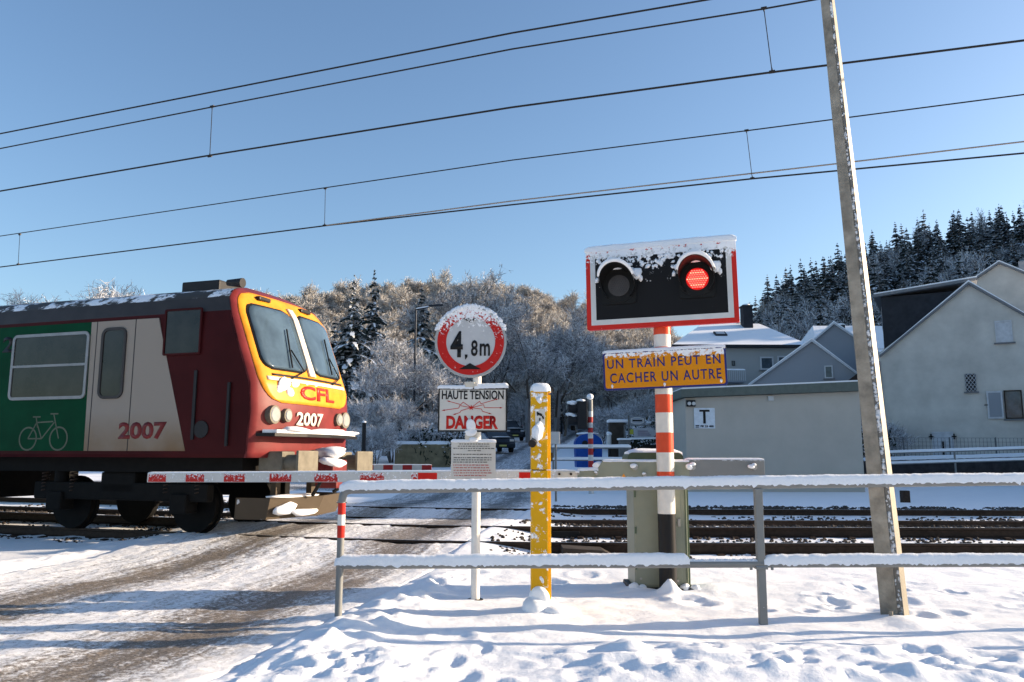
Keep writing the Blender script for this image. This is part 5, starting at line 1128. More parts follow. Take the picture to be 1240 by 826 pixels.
bs = [(440, 478, 46, 0, 'frosted thicket shrub at the right of the train nose'), (475, 470, 45, 1, 'frosted shrub with upright twigs left of the lamp post base'), (505, 500, 43, 2, 'frosted shrub beside the low yellowish wall'), (532, 492, 46, 0, 'frosted shrub behind the danger panel'), (455, 505, 40, 1, 'low frosted bush by the dark stump post'), (578, 470, 68, 2, 'frosted shrub behind the parked cars'), (636, 468, 80, 0, 'frosted shrub left of the yellow post beyond the road'),
      (758, 478, 60, 1, 'frosted shrub behind the blue container'), (790, 470, 58, 2, 'frosted shrub right of the far banded pole'), (735, 488, 62, 0, 'frosted shrub on the bank above the brown pillar'), (1058, 500, 38, 1, 'frosted shrub in the gap behind the hut, by the mast')]
for i, (px, pt, y, v, lb) in enumerate(bs): tree_at(px, 560, pt, y, BTS[v], 5.6, lb, 'shrub', 'frosted shrubs', i, 'shrub')
# dense snowy bushes (small leaf clumps)
def bush_mesh(seed, n_=2600):
    rg = np.random.RandomState(seed); V = []; K_ = []
    cs = [(rg.uniform(-.8, .8), rg.uniform(-.4, .4), rg.uniform(.2, .75), rg.uniform(.25, .45)) for _ in range(14)]
    for i in range(n_):
        c = cs[rg.randint(14)]; d = rg.normal(0, 1, 3); d /= np.linalg.norm(d); r_ = c[3] * rg.uniform(.6, 1.1); p_ = np.array([c[0] + d[0] * r_, c[1] + d[1] * r_, max(.0, c[2] + d[2] * r_)]); e = rg.normal(0, .035, 3); g_ = rg.normal(0, .035, 3)
        top_ = d[2] > .1 and rg.rand() < .75
        if top_: e[2] *= .3; g_[2] *= .3
        V.append([p_, p_ + e, p_ + e + g_, p_ + g_]); K_.append(1. if top_ else 0.)
    return quads_mesh('crown', np.array(V), K_, ['bush'])
BM_ = [bush_mesh(i) for i in range(3)]
for i, (px, pyb, pyt, y, s, lb) in enumerate([(520, 545, 508, 42, 1.5, 'dark rounded bush under snow above the low yellowish wall'), (552, 545, 512, 44, 1.3, 'dark bush under snow behind the danger panel'), (823, 560, 500, 33, 1.6, 'snow-flecked dark bush between the banded pole and the hut'), (838, 560, 520, 34, 1.3, 'snow-flecked dark bush at the left edge of the hut'), (800, 560, 505, 35, 1.3, 'snow-flecked hedge bush behind the arrow board'), (775, 540, 498, 48, 1.8, 'snow-flecked hedge bush behind the small hexagon board'), (1050, 590, 500, 34, 1.0, 'dark snowy bush right of the hut by the mast')]):
    q = at(px, pyb, y); g_ = gz(q.x, y); zt = at(px, pyt, y).z; t = thing('bush', (q.x, y, g_), lb, 'bush', i, 'dark snowy bushes'); t.scale = (s, s, (zt - g_) / 1.1)
    o = bpy.data.objects.new('crown', BM_[i % 3]); col.objects.link(o); o.parent = t
# trees on the near side of the railway, behind the camera: seen in the train windows
for i, (x_, y_, s_) in enumerate(((-22, -14, .9), (-17, -18, 1.1), (-12, -13, .8), (-8, -20, 1.2), (-27, -10, 1.0), (-3, -16, .9))): plant('', BT[i % 3], x_, y_, 'frosted bare tree in the row behind the viewer, mirrored in the train windows', 'tree', 'frosted trees behind the viewer', s_, i, 'bare_tree')
# woods on the hills: one mass each
def wood(name, pts, variants, lb, mats):
    Vs, Ks = [], []; rg = np.random.RandomState(77)
    for x, y in pts:
        V, K_ = variants[rg.randint(len(variants))]; a = rg.rand() * 6.28; s = rg.uniform(.7, 1.25); c, sn = math.cos(a) * s, math.sin(a) * s
        W = V @ np.array([[c, sn, 0], [-sn, c, 0], [0, 0, s * rg.uniform(.85, 1.15)]]) + np.array([x, y, gz(x, y) - .3]); Vs.append(W); Ks.append(K_)
    me = quads_mesh(name, np.concatenate(Vs), np.concatenate(Ks), mats); o = bpy.data.objects.new(name, me); col.objects.link(o); tag(o, lb, kind='stuff'); return o
def variants_of(lst): return [(np.array([q for q, k in T + C]), np.array([k for q, k in T + C])) for T, C in lst]
LV = variants_of([bare_tree(80 + i, 8.5, 5, .5, .6, 4, .45, .035, .5, 1, .9) for i in range(5)])
print('wood quads', [len(v[0]) for v in LV])
rg = np.random.RandomState(9); pts = []
while len(pts) < 1500:
    u = rg.uniform(-.86, .40); y = rg.uniform(78, 204); x = u * y
    if u > .22 and y < 100: continue
    if rg.rand() > (y / 204) ** .5: continue
    pts.append((x, y))
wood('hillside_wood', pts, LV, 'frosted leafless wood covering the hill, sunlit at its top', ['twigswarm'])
pts = []
while len(pts) < 720:
    u = rg.uniform(.34, 1.0); y = rg.uniform(64, 122)
    if u > .36 and y > 92 + 8 * math.sin(u * 21) and rg.rand() < .85: continue
    pts.append((u * y, y))
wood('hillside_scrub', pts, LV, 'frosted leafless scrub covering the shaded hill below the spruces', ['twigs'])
# spruces on the right hill: things of one group
rg = np.random.RandomState(31); n_s = 0
spots = []
tries = 0
while len(spots) < 225 and tries < 20000:
    tries += 1
    u = rg.uniform(.30, .74); D = float(np.interp(u, [-1, .1, .22, .34, .6, 1.2], [185, 185, 200, 125, 120, 120])); t_ = rg.uniform(.30, 1.05)
    y0_ = float(np.interp(u, [.1, .2, .4, 1], [95, 90, 62, 62])); y = y0_ + (D - y0_) * t_; x = u * y
    if u > .40 and t_ < .62 + .1 * math.sin(u * 23) and rg.rand() < .9: continue
    if any((x - a_) ** 2 + (y - b_) ** 2 < 7 for a_, b_ in spots): continue
    spots.append((x, y))
for u in np.linspace(.29, .70, 34):
    D = float(np.interp(u, [.22, .34, .6], [200, 125, 120])); u2 = u + rg.normal(0, .004); spots.append((u2 * D, D * rg.uniform(.97, 1.0)))
for i, (x, y) in enumerate(spots):
    plant('', SP[i % 4], x, y, 'snowy dark spruce among the many standing on the shaded right-hand hill', 'tree', 'spruces on the right-hand hill', rg.uniform(.62, 1.0), rg.uniform(0, 6), 'spruce_tree')
# ---------------------------------------------------------------- houses
M['wallwhite'] = flat('pale_render_wall', (.50, .475, .43), .9, var=.16, scale=.9, bmp=.2, bscale=12)
M['wallgrey'] = flat('grey_render_wall', (.26, .275, .30), .9, var=.04, scale=.5); M['wallcream'] = flat('cream_render_wall', (.36, .36, .35), .9, var=.04, scale=.5)
M['slate'] = flat('dark_slate_cladding', (.022, .024, .03), .6, var=.25, scale=3); M['verge'] = flat('grey_roof_verge', (.16, .165, .175), .6); M['shutter'] = flat('white_shutter', (.50, .51, .53), .5); M['iron'] = flat('iron_black', (.01, .01, .01), .5)
M['roofsnow'] = snowmat('roof_snow', 2.5, .25, False); M['hpane'] = flat('house_window_glass', (.05, .07, .09), .1, var=.4, scale=3); M['brown'] = flat('brown_wood', (.035, .025, .02), .8)
class House:
    def __init__(s, name, y, xl, lb, z0=None, yaw=0):
        s.y = y; s.x = xl; s.z = z0 if z0 is not None else gz(xl, y); s.t = thing(name, (xl, y, s.z), lb, 'house', -R(yaw))
        s.e = Vector((math.cos(R(yaw)), -math.sin(R(yaw)), 0)); s.n = Vector((math.sin(R(yaw)), math.cos(R(yaw)), 0)); s.o = Vector((xl, y, s.z))
    def P(s, px, py, dy=0): q = onpl(px, py, s.o + s.n * dy, s.n) - s.o; return q.dot(s.e), q.z
    def rect(s, px0, py0, px1, py1, dy=0): a_ = s.P(px0, py0, dy); b_ = s.P(px1, py1, dy); return a_[0], b_[0], b_[1], a_[1]
    def window(s, r, mat='hpane', fr='shutter', fw=.07, mull=False, sill=True, dy=0, bars=False, name='window'):
        x0, x1, z0, z1 = r; mb = MB(); yf = -.05 + dy
        for (a_, b_, c_, d_) in ((x0, x1, z0, z0 + fw), (x0, x1, z1 - fw, z1), (x0, x0 + fw, z0 + fw, z1 - fw), (x1 - fw, x1, z0 + fw, z1 - fw)): mb.bb(a_, b_, yf, .04 + dy, c_, d_)
        if mull: xm = (x0 + x1) / 2; mb.bb(xm - .03, xm + .03, yf, .04 + dy, z0 + fw, z1 - fw)
        w_ = mb.build(name, fr, s.t); mb = MB(); mb.bb(x0 + fw, x1 - fw, -.02 + dy, .03 + dy, z0 + fw, z1 - fw); mb.build('pane', mat, w_)
        if sill: mb = MB(); mb.bb(x0 - .08, x1 + .08, -.14 + dy, .0 + dy, z0 - .07, z0 - .01); mb.build('sill', 'verge', w_)
        return w_
def gable_roof(h, prof, d0, d1, th=.10, over=.18, mat='verge', snow=True, name='roof'):
    """prof: left eave, ridge, right eave in (x,z); two slabs with snow sheets"""
    (xl, zl), (xm, zm), (xr, zr) = prof; mb = MB(); o_ = over
    dl = Vector((xm - xl, zm - zl)).normalized(); dr_ = Vector((xr - xm, zr - zm)).normalized()
    L = (xl - dl.x * o_, zl - dl.y * o_); Rr = (xr + dr_.x * o_, zr + dr_.y * o_)
    mb.prism([L, (xm, zm), Rr, (Rr[0], Rr[1] + th), (xm, zm + th * 1.25), (L[0], L[1] + th)], d0 - .18, d1 + .1, 'y'); rf = mb.build(name, mat, h.t)
    if snow: mb = MB(); a_ = th; mb.prism([(L[0] + .04, L[1] + a_), (xm, zm + a_ * 1.25), (Rr[0] - .04, Rr[1] + a_), (Rr[0] - .04, Rr[1] + a_ + .07), (xm, zm + a_ * 1.25 + .09), (L[0] + .04, L[1] + a_ + .07)], d0 - .12, d1 + .08, 'y'); mb.build('snow_layer', 'roofsnow', rf)
    return rf
# big gabled house on the right
y = 38.5; xl = at(1069, 560, y).x; H1 = House('gabled_house', y, xl, 'big pale house with a plain gable wall, white shutters and a dark roof dormer', yaw=29)
eL = H1.P(1069, 430); ap = H1.P(1173, 345); eR = (2 * ap[0] - eL[0], eL[1])
mb = MB(); mb.prism([(0, -1), (eR[0], -1), (eR[0], eR[1]), ap, (0, eL[1])], 0, 9, 'y'); mb.build('wall', 'wallwhite', H1.t)
r1 = gable_roof(H1, [eL, ap, eR], 0, 9)
H1.window(H1.rect(1204, 389, 1227, 414), 'shutter', 'shutter', .06, name='shuttered_window')
w_ = H1.window(H1.rect(1168, 453, 1183, 474), 'dark', 'verge', .03, name='barred_window'); x0, x1, z0, z1 = H1.rect(1168, 453, 1183, 474); mb = MB()
nx_ = 3; dx_ = (x1 - x0) / nx_
for i in range(nx_):
    for j in range(4):
        dz_ = (z1 - z0) / 4; a_ = (x0 + i * dx_, z0 + j * dz_); 
        for (p_, q_) in (((0, 0), (1, 1)), ((1, 0), (0, 1))): mb.cyl((a_[0] + p_[0] * dx_, -.10, a_[1] + p_[1] * dz_), (a_[0] + q_[0] * dx_, -.10, a_[1] + q_[1] * dz_), .011, n=5)
mb.build('grille', 'shutter', w_)
w_ = H1.window(H1.rect(1215, 473, 1240, 507), 'hpane', 'brown', .05); x0, x1, z0, z1 = H1.rect(1194, 474, 1216, 507)
def shutter(x0, x1, z0, z1, par, ya=-.12):
    mb = MB(); mb.bb(x0, x1, ya, ya + .05, z0, z1, 0, .01); sh = mb.build('shutter', 'shutter', par); mb = MB(); mb.bb(x0 + .07, x1 - .07, ya - .01, ya - .001, z0 + .08, z1 - .08); mb.build('shutter_board', 'wallgrey', sh)
    mb = MB(); mb.bb(x0 - .12, x0 + .02, ya - .03, ya, (z0 + z1) / 2 - .02, (z0 + z1) / 2 + .02); mb.build('latch', 'iron', sh)
shutter(x0, x1, z0, z1, w_)
x0, x1, z0, z1 = H1.rect(1128, 523, 1157, 562); dr1 = H1.window((x0, x1, z0, z1), 'shutter', 'shutter', .06, sill=False, name='cellar_shutters', mull=True)
mb = MB()
for xq_ in (x0 - .03, x1 + .03): mb.bb(xq_ - .1, xq_ + .1, -.1, -.04, z1 - .25, z1 - .2); mb.bb(xq_ - .03, xq_ + .03, -.1, -.04, z1 - .35, z1 - .1)
xm_ = (x0 + x1) / 2; mb.bb(xm_ - .04, xm_ + .04, -.1, -.05, z0, z1 - .45); mb.build('hinge', 'iron', dr1)
q = H1.P(1184, 345); mb = MB(); mb.bb(q[0] - .12, q[0] + .12, .6, .84, ap[1] - .4, q[1] + .05); mb.build('vent_pipe', 'verge', r1)
mb = MB(); mb.cyl((.12, -.08, -.5), (.12, -.08, eL[1] - .3), .05, n=8); mb.build('downpipe', 'verge', H1.t)
# dormer
dl_ = H1.P(1062, 372, 1.2); dt = H1.P(1064, 360, 1.2)
def roofz(x): return eL[1] + (ap[1] - eL[1]) * (x - eL[0]) / (ap[0] - eL[0])
zt_d = dt[1]; xd0 = dt[0]; xh = eL[0] + (zt_d - eL[1]) / ((ap[1] - eL[1]) / (ap[0] - eL[0]))
mb = MB(); mb.prism([(xd0 + .1, roofz(xd0 + .1) - .6), (xh, zt_d - .02), (xd0 + .1, zt_d - .02)], 1.2, 6.0, 'y'); dm = mb.build('dormer', 'slate', H1.t)
mb = MB(); mb.prism([(xd0 - .25, zt_d - .02), (xh + .4, zt_d + .38), (xh + .4, zt_d + .52), (xd0 - .25, zt_d + .12)], .95, 6.2, 'y'); mb.build('dormer_roof', 'verge', dm)
mb = MB(); mb.prism([(xd0 - .2, zt_d + .12), (xh + .4, zt_d + .52), (xh + .4, zt_d + .60), (xd0 - .2, zt_d + .19)], 1.0, 6.15, 'y'); mb.build('dormer_snow', 'roofsnow', dm)
mb = MB(); zc_ = (zt_d + eL[1]) / 2 + .5; mb.bb(xd0 + .02, xd0 + .1, 2.2, 4.6, zc_ - .55, zc_ + .7); wd_ = mb.build('dormer_window', 'shutter', dm); mb = MB(); mb.bb(xd0 + .0, xd0 + .03, 2.35, 4.45, zc_ - .42, zc_ + .58); mb.build('pane', 'hpane', wd_)
# rear higher gable
y = 45.5; xl = at(1120, 560, y).x; H2 = House('rear_gabled_house', y, xl, 'taller pale house behind, its gable rising above the roof of the big gabled house', gz(20, 40), yaw=33)
ap2 = H2.P(1210, 320); s2 = (ap2[1] - H2.P(1150, 360)[1]) / (ap2[0] - H2.P(1150, 360)[0]); eL2 = (0, ap2[1] - s2 * ap2[0]); eR2 = (2 * ap2[0], eL2[1])
mb = MB(); mb.prism([(0, -1), (eR2[0], -1), eR2, ap2, eL2], 0, 9, 'y'); mb.build('wall', 'wallwhite', H2.t); r2 = gable_roof(H2, [eL2, ap2, eR2], 0, 9)
mb = MB(); mb.bb(ap2[0] + .9, ap2[0] + 1.7, 1.5, 2.2, ap2[1] - 1, ap2[1] + .35); mb.build('chimney', 'wallgrey', r2)
# middle grey gable
y = 43.0; xl = at(912, 560, y).x; H3 = House('grey_gabled_house', y, xl, 'low grey-blue gabled house with one small window, directly behind the hut', yaw=19)
eL = H3.P(912, 467); ap = H3.P(983, 414); eR = H3.P(1042, 457); eL = (0, eL[1])
mb = MB(); mb.prism([(0, -1), (eR[0], -1), eR, ap, eL], 0, 7, 'y'); mb.build('wall', 'wallgrey', H3.t); gable_roof(H3, [eL, ap, eR], 0, 7, .10, .15, 'shutter')
H3.window(H3.rect(998, 443, 1009, 458), 'hpane', 'shutter', .06)
mb = MB(); q0_ = H3.P(1022, 466); q1_ = H3.P(1045, 448); mb.prism([(q0_[0], q0_[1]), (q1_[0], q1_[1]), (q1_[0], q1_[1] - .9), (q0_[0] + .5, q0_[1] - .5)], -1.6, -.3, 'y'); mb.build('porch_roof', 'brown', H3.t)
mb = MB(); q1_ = H3.P(1041, 470); q2_ = H3.P(1062, 560); mb.bb(q1_[0], q2_[0] + .4, -.5, 3, -.5, q1_[1] + .3); mb.build('side_wall', 'wallwhite', H3.t)
# second grey gable
y = 49.0; xl = at(975, 560, y).x; H4 = House('rear_grey_house', y, xl, 'second grey gabled house behind, with a snow-covered chimney, left of the leaning mast', gz(15, 45), yaw=23)
ap = H4.P(1010, 393); e_ = H4.P(985, 414); sl4 = (ap[1] - e_[1]) / (ap[0] - e_[0]); eL = (0, ap[1] - sl4 * ap[0]); eR = (2 * ap[0] + .8, ap[1] - sl4 * (ap[0] + .8))
mb = MB(); mb.prism([(0, -1), (eR[0], -1), eR, ap, eL], 0, 7, 'y'); mb.build('wall', 'wallgrey', H4.t); r4 = gable_roof(H4, [eL, ap, eR], 0, 7, .10, .15, 'shutter')
a_ = H4.P(1013, 403); b_ = H4.P(1023, 389); mb = MB(); mb.bb(a_[0], b_[0], 1.5, 2.3, a_[1] - 1.5, b_[1]); ch = mb.build('chimney', 'slate', r4); mb = MB(); mb.blob(((a_[0] + b_[0]) / 2, 1.9, b_[1] + .04), ((b_[0] - a_[0]) * .55, .45, .1), 3); mb.build('chimney_snow', 'snowcap', ch)
y = 57.0; q_ = at(1034, 450, y); H5 = House('snow_roofed_house', y, at(1020, 560, y).x, 'snow-white roof slope just left of the leaning mast, behind the grey gables', gz(20, 50))
a_ = H5.P(1021, 412); b_ = H5.P(1048, 382); mb = MB(); mb.bb(0, 8, 3, 10, -1, a_[1] - .2); mb.build('wall', 'wallwhite', H5.t)
mb = MB(); mb.add([(-.3, 2.5, a_[1] - .6), (8.3, 2.5, a_[1] - .6), (8.3, 6.5, b_[1] + .3), (.9, 6.5, b_[1] + .3), (-.3, 10.5, a_[1] - .6), (8.3, 10.5, a_[1] - .6)], [(0, 1, 2, 3), (4, 3, 2, 5), (0, 3, 4), (1, 5, 2), (0, 4, 5, 1)]); mb.build('roof', 'roofsnow', H5.t)
# hipped white-roofed house
y = 52.0; H6 = House('hip_roofed_house', y, at(826, 560, y).x, 'pale house with a broad snow-covered hip roof, skylight and dark chimney')
e0 = H6.P(815, 423); e1_ = H6.P(975, 417.5); rL = H6.P(853, 392, 4); rR = H6.P(922, 389, 4); eh = e0[1] + .12; Wd = e1_[0] - .3
mb = MB(); mb.bb(.2, Wd, 0, 9, -1, eh + .02); mb.build('wall', 'wallcream', H6.t)
rh = (rL[1] + rR[1]) / 2; base_ = [(e0[0] - .1, -.5), (e1_[0] + .1, -.5), (e1_[0] + .1, 9.5), (e0[0] - .1, 9.5)]
mb = MB(); mb.add([(x, y_, eh + .14) for x, y_ in base_] + [(rL[0], 4.5, rh), (rR[0], 4.5, rh)], [(0, 1, 5, 4), (1, 2, 5), (2, 3, 4, 5), (3, 0, 4)]); mb.add([(x, y_, z_) for z_ in (eh - .02, eh + .14) for x, y_ in base_], [(0, 1, 5, 4), (1, 2, 6, 5), (2, 3, 7, 6), (3, 0, 4, 7), (0, 3, 2, 1)], 1); r6 = mb.build('roof', ['roofsnow', 'slate'], H6.t)
a_ = H6.P(898, 398, 4); b_ = H6.P(908, 373, 4); mb = MB(); mb.bb(a_[0], b_[0], 3.4, 4.2, rh - 1, b_[1], 0); mb.bb(a_[0] - .06, b_[0] + .06, 3.34, 4.26, b_[1], b_[1] + .1); c_ = mb.build('chimney', 'slate', r6); mb = MB(); mb.blob(((a_[0] + b_[0]) / 2, 3.8, b_[1] + .14), (.25, .35, .09), 3); mb.build('chimney_snow', 'snowcap', c_)
fz = .55; xk0, _z = H6.P(864, 405, 2); xk1, _z = H6.P(878, 405, 2)
nrm_k = Vector((0, -(rh - eh), 5.0)).normalized(); kb = MB(); cy_ = -.5 + 5 * .45; cz_k = eh + .14 + (rh - eh - .14) * .45
kb.box(((xk0 + xk1) / 2, cy_, cz_k + .05), (xk1 - xk0, .75, .12), 0, Matrix.Rotation(math.atan2(rh - eh, 5), 3, 'X')); sk = kb.build('skylight', 'slate', r6); kb = MB(); kb.box(((xk0 + xk1) / 2, cy_, cz_k + .125), (xk1 - xk0 - .2, .5, .02), 0, Matrix.Rotation(math.atan2(rh - eh, 5), 3, 'X')); kb.build('skylight_pane', 'shutter', sk)
H6.window(H6.rect(920, 432, 937, 448), 'hpane', 'shutter', .10); H6.window(H6.rect(941, 431, 957, 447), 'hpane', 'shutter', .10); H6.window(H6.rect(886, 437, 890, 443), 'hpane', 'slate', .03, sill=False)
x0, x1, z0, z1 = H6.rect(871, 450, 897, 463); mb = MB(); mb.bb(x0, x1, -1.1, 0, z0 - .1, z0); bal = mb.build('balcony', 'wallgrey', H6.t); mb = MB(); mb.bb(x0, x1, -1.1, -1.05, z1 - .05, z1)
for k in range(12): mb.bb(x0 + (x1 - x0) * k / 11 - .015, x0 + (x1 - x0) * k / 11 + .015, -1.09, -1.06, z0, z1)
mb.build('balustrade', 'shutter', bal); mb = MB(); snow_strip((x0, -1.07, z1), (x1, -1.07, z1), .05, .07, .1, 3, .1, .1, mb); mb.build('snow_layer', 'snowcap', bal)
# far white flat-roofed house up the road
y = 92.0; H7 = House('white_hillside_house', y, at(689, 515, y).x, 'distant snowy white flat-roofed house beside the road behind the far signal'); W7 = H7.P(757, 500)[0]
z1_ = H7.P(720, 462)[1]; z2_ = H7.P(700, 473)[1]
mb = MB(); xs7 = H7.P(706, 500)[0]; mb.bb(0, xs7, 0, 6, -1, z2_); mb.bb(xs7, W7, 0, 8, -1.5, z1_); mb.build('wall', 'wallcream', H7.t)
mb = MB(); mb.bb(xs7 - .3, W7 + .3, -.3, 8.3, z1_, z1_ + .25); mb.bb(-.2, xs7 - .3, -.2, 6.2, z2_, z2_ + .2); mb.build('roof', 'roofsnow', H7.t)
for (a_, b_, c_, d_) in ((714, 472, 722, 480), (730, 472, 737, 480), (716, 487, 724, 495), (695, 482, 701, 489)): H7.window(H7.rect(a_, b_, c_, d_), 'hpane', 'verge', .08, sill=False)
# unseen house row added right of the frame to shade the far side of the tracks
for i, (xx_, yy_, w_, d_, h_) in enumerate(((27, 21.5, 11, 14, 9.5), (41, 23.5, 12, 15, 10.5), (56, 26, 13, 16, 11), (30, 40, 14, 14, 10.5))):
    Hn = House('neighbour_house', yy_, xx_, ['pale house nearest the tracks beyond the right edge', 'second pale house beyond the right edge', 'third pale house beyond the right edge', 'pale house behind the row beyond the right edge'][i], gz(xx_, yy_))
    mb = MB(); mb.prism([(0, -1), (w_, -1), (w_, h_ * .68), (w_ / 2, h_), (0, h_ * .68)], 0, d_, 'y'); mb.build('wall', 'wallwhite', Hn.t); gable_roof(Hn, [(0, h_ * .68), (w_ / 2, h_), (w_, h_ * .68)], 0, d_)
    for a_ in (.2, .62): Hn.window((w_ * a_, w_ * a_ + 1.2, 1.2, 2.6)); Hn.window((w_ * a_, w_ * a_ + 1.2, 4.0, 5.3))
for i, (x_, y_, s_) in enumerate(((49, 54, 2.0), (53, 60, 2.0), (57, 51, 2.1), (61, 57, 2.0), (66, 63, 2.1), (70, 54, 2.1), (76, 60, 2.1), (50, 66, 1.9))): plant('', SP[i % 4], x_, y_, 'tall spruce in the row behind the neighbouring houses, beyond the right edge', 'tree', 'tall spruces behind the neighbouring houses', s_, i, 'spruce_tree')  # unseen spruces added to keep the frosted shrubs in shade
# ---------------------------------------------------------------- street lamp
y = 50.0; q = at(500, 557, y); t = thing('street_lamp', (q.x, y, gz(q.x, y)), 'slim dark street lamp with one arm pointing right, in front of the frosted wood', 'street lamp'); g0 = t.location.z
zt = at(500, 374, y).z - g0; mb = MB(); mb.cyl((0, 0, -.3), (0, 0, 2), .13, .12, 12); mb.cyl((0, 0, 2), (0, 0, zt), .085, .06, 12); M['lamppost'] = flat('lamp_post_grey', (.035, .04, .05), .5, .4); mb.build('pole', 'lamppost', t)
xe = at(536, 371, y).x - q.x; ze = at(536, 369, y).z - g0; mb = MB(); mb.cyl((0, 0, zt - .05), (xe * .6, 0, ze - .1), .045, n=8); arm = mb.build('arm', 'lamppost', t)
mb = MB(); mb.box((xe * .75, 0, ze - .05), (xe * .55, .3, .1), 0, Matrix.Rotation(-.08, 3, 'Y'), .03); mb.build('lamp_head', 'lamppost', t); mb = MB(); snow_strip((0, 0, zt), (xe, 0, ze + .02), .07, .06, .08, 4, .1, .1, mb); mb.build('snow_layer', 'snowcap', t)
# low yellowish wall and dark stump
y = 41.5; a = at(478, 555, y); b = at(545, 553, y); t = thing('garden_wall', (a.x, y, gz(a.x, y)), 'low yellowish garden wall below the snowy bush left of the danger panel', 'wall'); g0 = t.location.z; M['yellowwall'] = flat('yellow_sandstone', (.20, .165, .10), .9, var=.25, scale=3)
zt = at(510, 537, y).z - g0; mb = MB(); mb.bb(0, b.x - a.x, 0, .3, -.3, zt); mb.build('wall_face', 'yellowwall', t); snow_strip((0, .15, zt), (b.x - a.x, .15, zt), .17, .12, .1, 5, .1, .1).build('snow_layer', 'snowcap', t)
y = 36; q = at(440, 552, y); t = thing('dark_post', (q.x, y, gz(q.x, y)), 'short dark post between the train buffer and the frosted shrubs', 'post'); mb = MB(); mb.cyl((0, 0, -.3), (0, 0, at(440, 512, y).z - t.location.z), .1, .09, 10); mb.build('shaft', 'dark', t); mb = MB(); mb.blob((0, 0, at(440, 511, y).z - t.location.z), (.12, .12, .07), 2); mb.build('snow_cap', 'snowcap', t)
y = 84; q = at(680, 522, y); t = tag(MB().cyl((0, 0, -.5), (0, 0, at(680, 464, y).z - gz(q.x, y)), .12, .08, 8).build('lamp_pole', 'lamppost'), 'thin dark pole by the far road bend, right of the yellow post', 'pole'); t.location = (q.x, y, gz(q.x, y))
# ---------------------------------------------------------------- brown gate pillars and boards right of the container
y = 31.0; q = at(744, 560, y); t = thing('brown_pillar', (q.x, y, gz(q.x, y)), 'brown square gate pillar with a snow top, right of the blue container', 'pillar'); g0 = t.location.z
a_ = at(738, 560, y).x - q.x; b_ = at(757, 560, y).x - q.x; zt = at(744, 512, y).z - g0; M['pillar'] = flat('brown_stone', (.05, .042, .035), .85, var=.3, scale=5)
mb = MB(); mb.bb(a_, b_, -.25, .25, -.3, zt, 0, .02); mb.build('shaft', 'pillar', t); mb = MB(); mb.bb(a_ - .06, b_ + .5, -.32, .32, zt, zt + .12, 0, .05); mb.build('snow_cap', 'snowcap', t)
y = 30.4; q = at(738, 560, y); t = thing('white_meter_post', (q.x, y, gz(q.x, y)), 'slim pale grey post leaning slightly in front of the brown pillar', 'post'); g0 = t.location.z; za, zb_ = at(738, 543, y).z - g0, at(738, 526, y).z - g0
mb = MB(); mb.cyl((0, 0, -.2), (0, 0, za), .05, n=8); mb.build('foot', 'dark', t); mb = MB(); mb.cyl((0, 0, za), (0, 0, zb_), .085, n=10); mb.build('sleeve', 'farwhite', t); mb = MB(); mb.blob((0, 0, zb_ + .03), (.11, .11, .08), 5); mb.build('snow_cap', 'snowcap', t)
y = 30.0; q = at(756, 560, y); t = thing('grey_pillar', (q.x, y, gz(q.x, y)), 'low grey concrete pillar with a snow top, left of the arrow board', 'pillar'); g0 = t.location.z; a_ = at(750, 560, y).x - q.x; b_ = at(763, 560, y).x - q.x; zt = at(756, 533, y).z - g0
M['conc'] = flat('grey_concrete', (.15, .15, .145), .85, var=.2, scale=5); mb = MB(); mb.bb(a_, b_, -.2, .2, -.3, zt, 0, .01); mb.build('shaft', 'conc', t); mb = MB(); mb.bb(a_ - .05, b_ + .05, -.26, .26, zt, zt + .07, 0, .03); mb.build('snow_cap', 'snowcap', t)
y = 30.2; q = at(761, 560, y); t = thing('board_stand', (q.x, y, gz(q.x, y)), 'grey stand with a small hexagon board above an arrow-shaped board, beside the banded pole', 'sign'); g0 = t.location.z
def bo2(px, py): w_ = at(px, py, y); return w_.x - q.x, w_.z - g0
M['paleboard'] = flat('pale_board', (.36, .38, .42), .5); M['midboard'] = flat('mid_grey_board', (.20, .22, .25), .5); M['yellowbit'] = flat('yellow_patch', (.35, .36, .05), .5); M['purple'] = flat('faded_lettering', (.20, .17, .22), .5)
mb = MB(); p_ = bo2(756, 515); q_ = bo2(757, 535); mb.bb(p_[0] - .02, p_[0] + .02, -.02, .02, -.3, p_[1]); p2 = bo2(798, 515); mb.bb(p2[0] - .02, p2[0] + .02, -.02, .02, -.3, p2[1]); mb.bb(p_[0], p2[0], -.02, .02, p_[1] - .02, p_[1] + .02); c_ = bo2(761, 503); mb.cyl((c_[0], 0, -.3), (c_[0], 0, c_[1]), .03, n=8); mb.build('frame', 'conc', t)
a_, b_ = bo2(762, 504), bo2(781, 515); mb = MB(); mb.bb(a_[0], b_[0], -.04, 0, b_[1], a_[1]); lg = mb.build('small_board', 'midboard', t)
xm_ = (a_[0] + b_[0]) / 2; zm_ = (a_[1] + b_[1]) / 2; hw_ = (b_[0] - a_[0]) * .42; hh_ = (a_[1] - b_[1]) * .40; hexo = [(xm_ - hw_, zm_ - hh_ * .6), (xm_ - hw_ * .3, zm_ - hh_), (xm_ + hw_ * .3, zm_ - hh_), (xm_ + hw_, zm_ - hh_ * .6), (xm_ + hw_, zm_ + hh_ * .6), (xm_ + hw_ * .3, zm_ + hh_), (xm_ - hw_ * .3, zm_ + hh_), (xm_ - hw_, zm_ + hh_ * .6)]
mb = MB(); mb.prism(hexo, -.046, -.04); mb.build('hexagon_mark', 'farwhite', lg); mb = MB(); mb.prism([(xm_ + (a - xm_) * .86, zm_ + (b - zm_) * .82) for a, b in hexo], -.050, -.046); mb.build('hexagon_field', 'paleboard', lg)
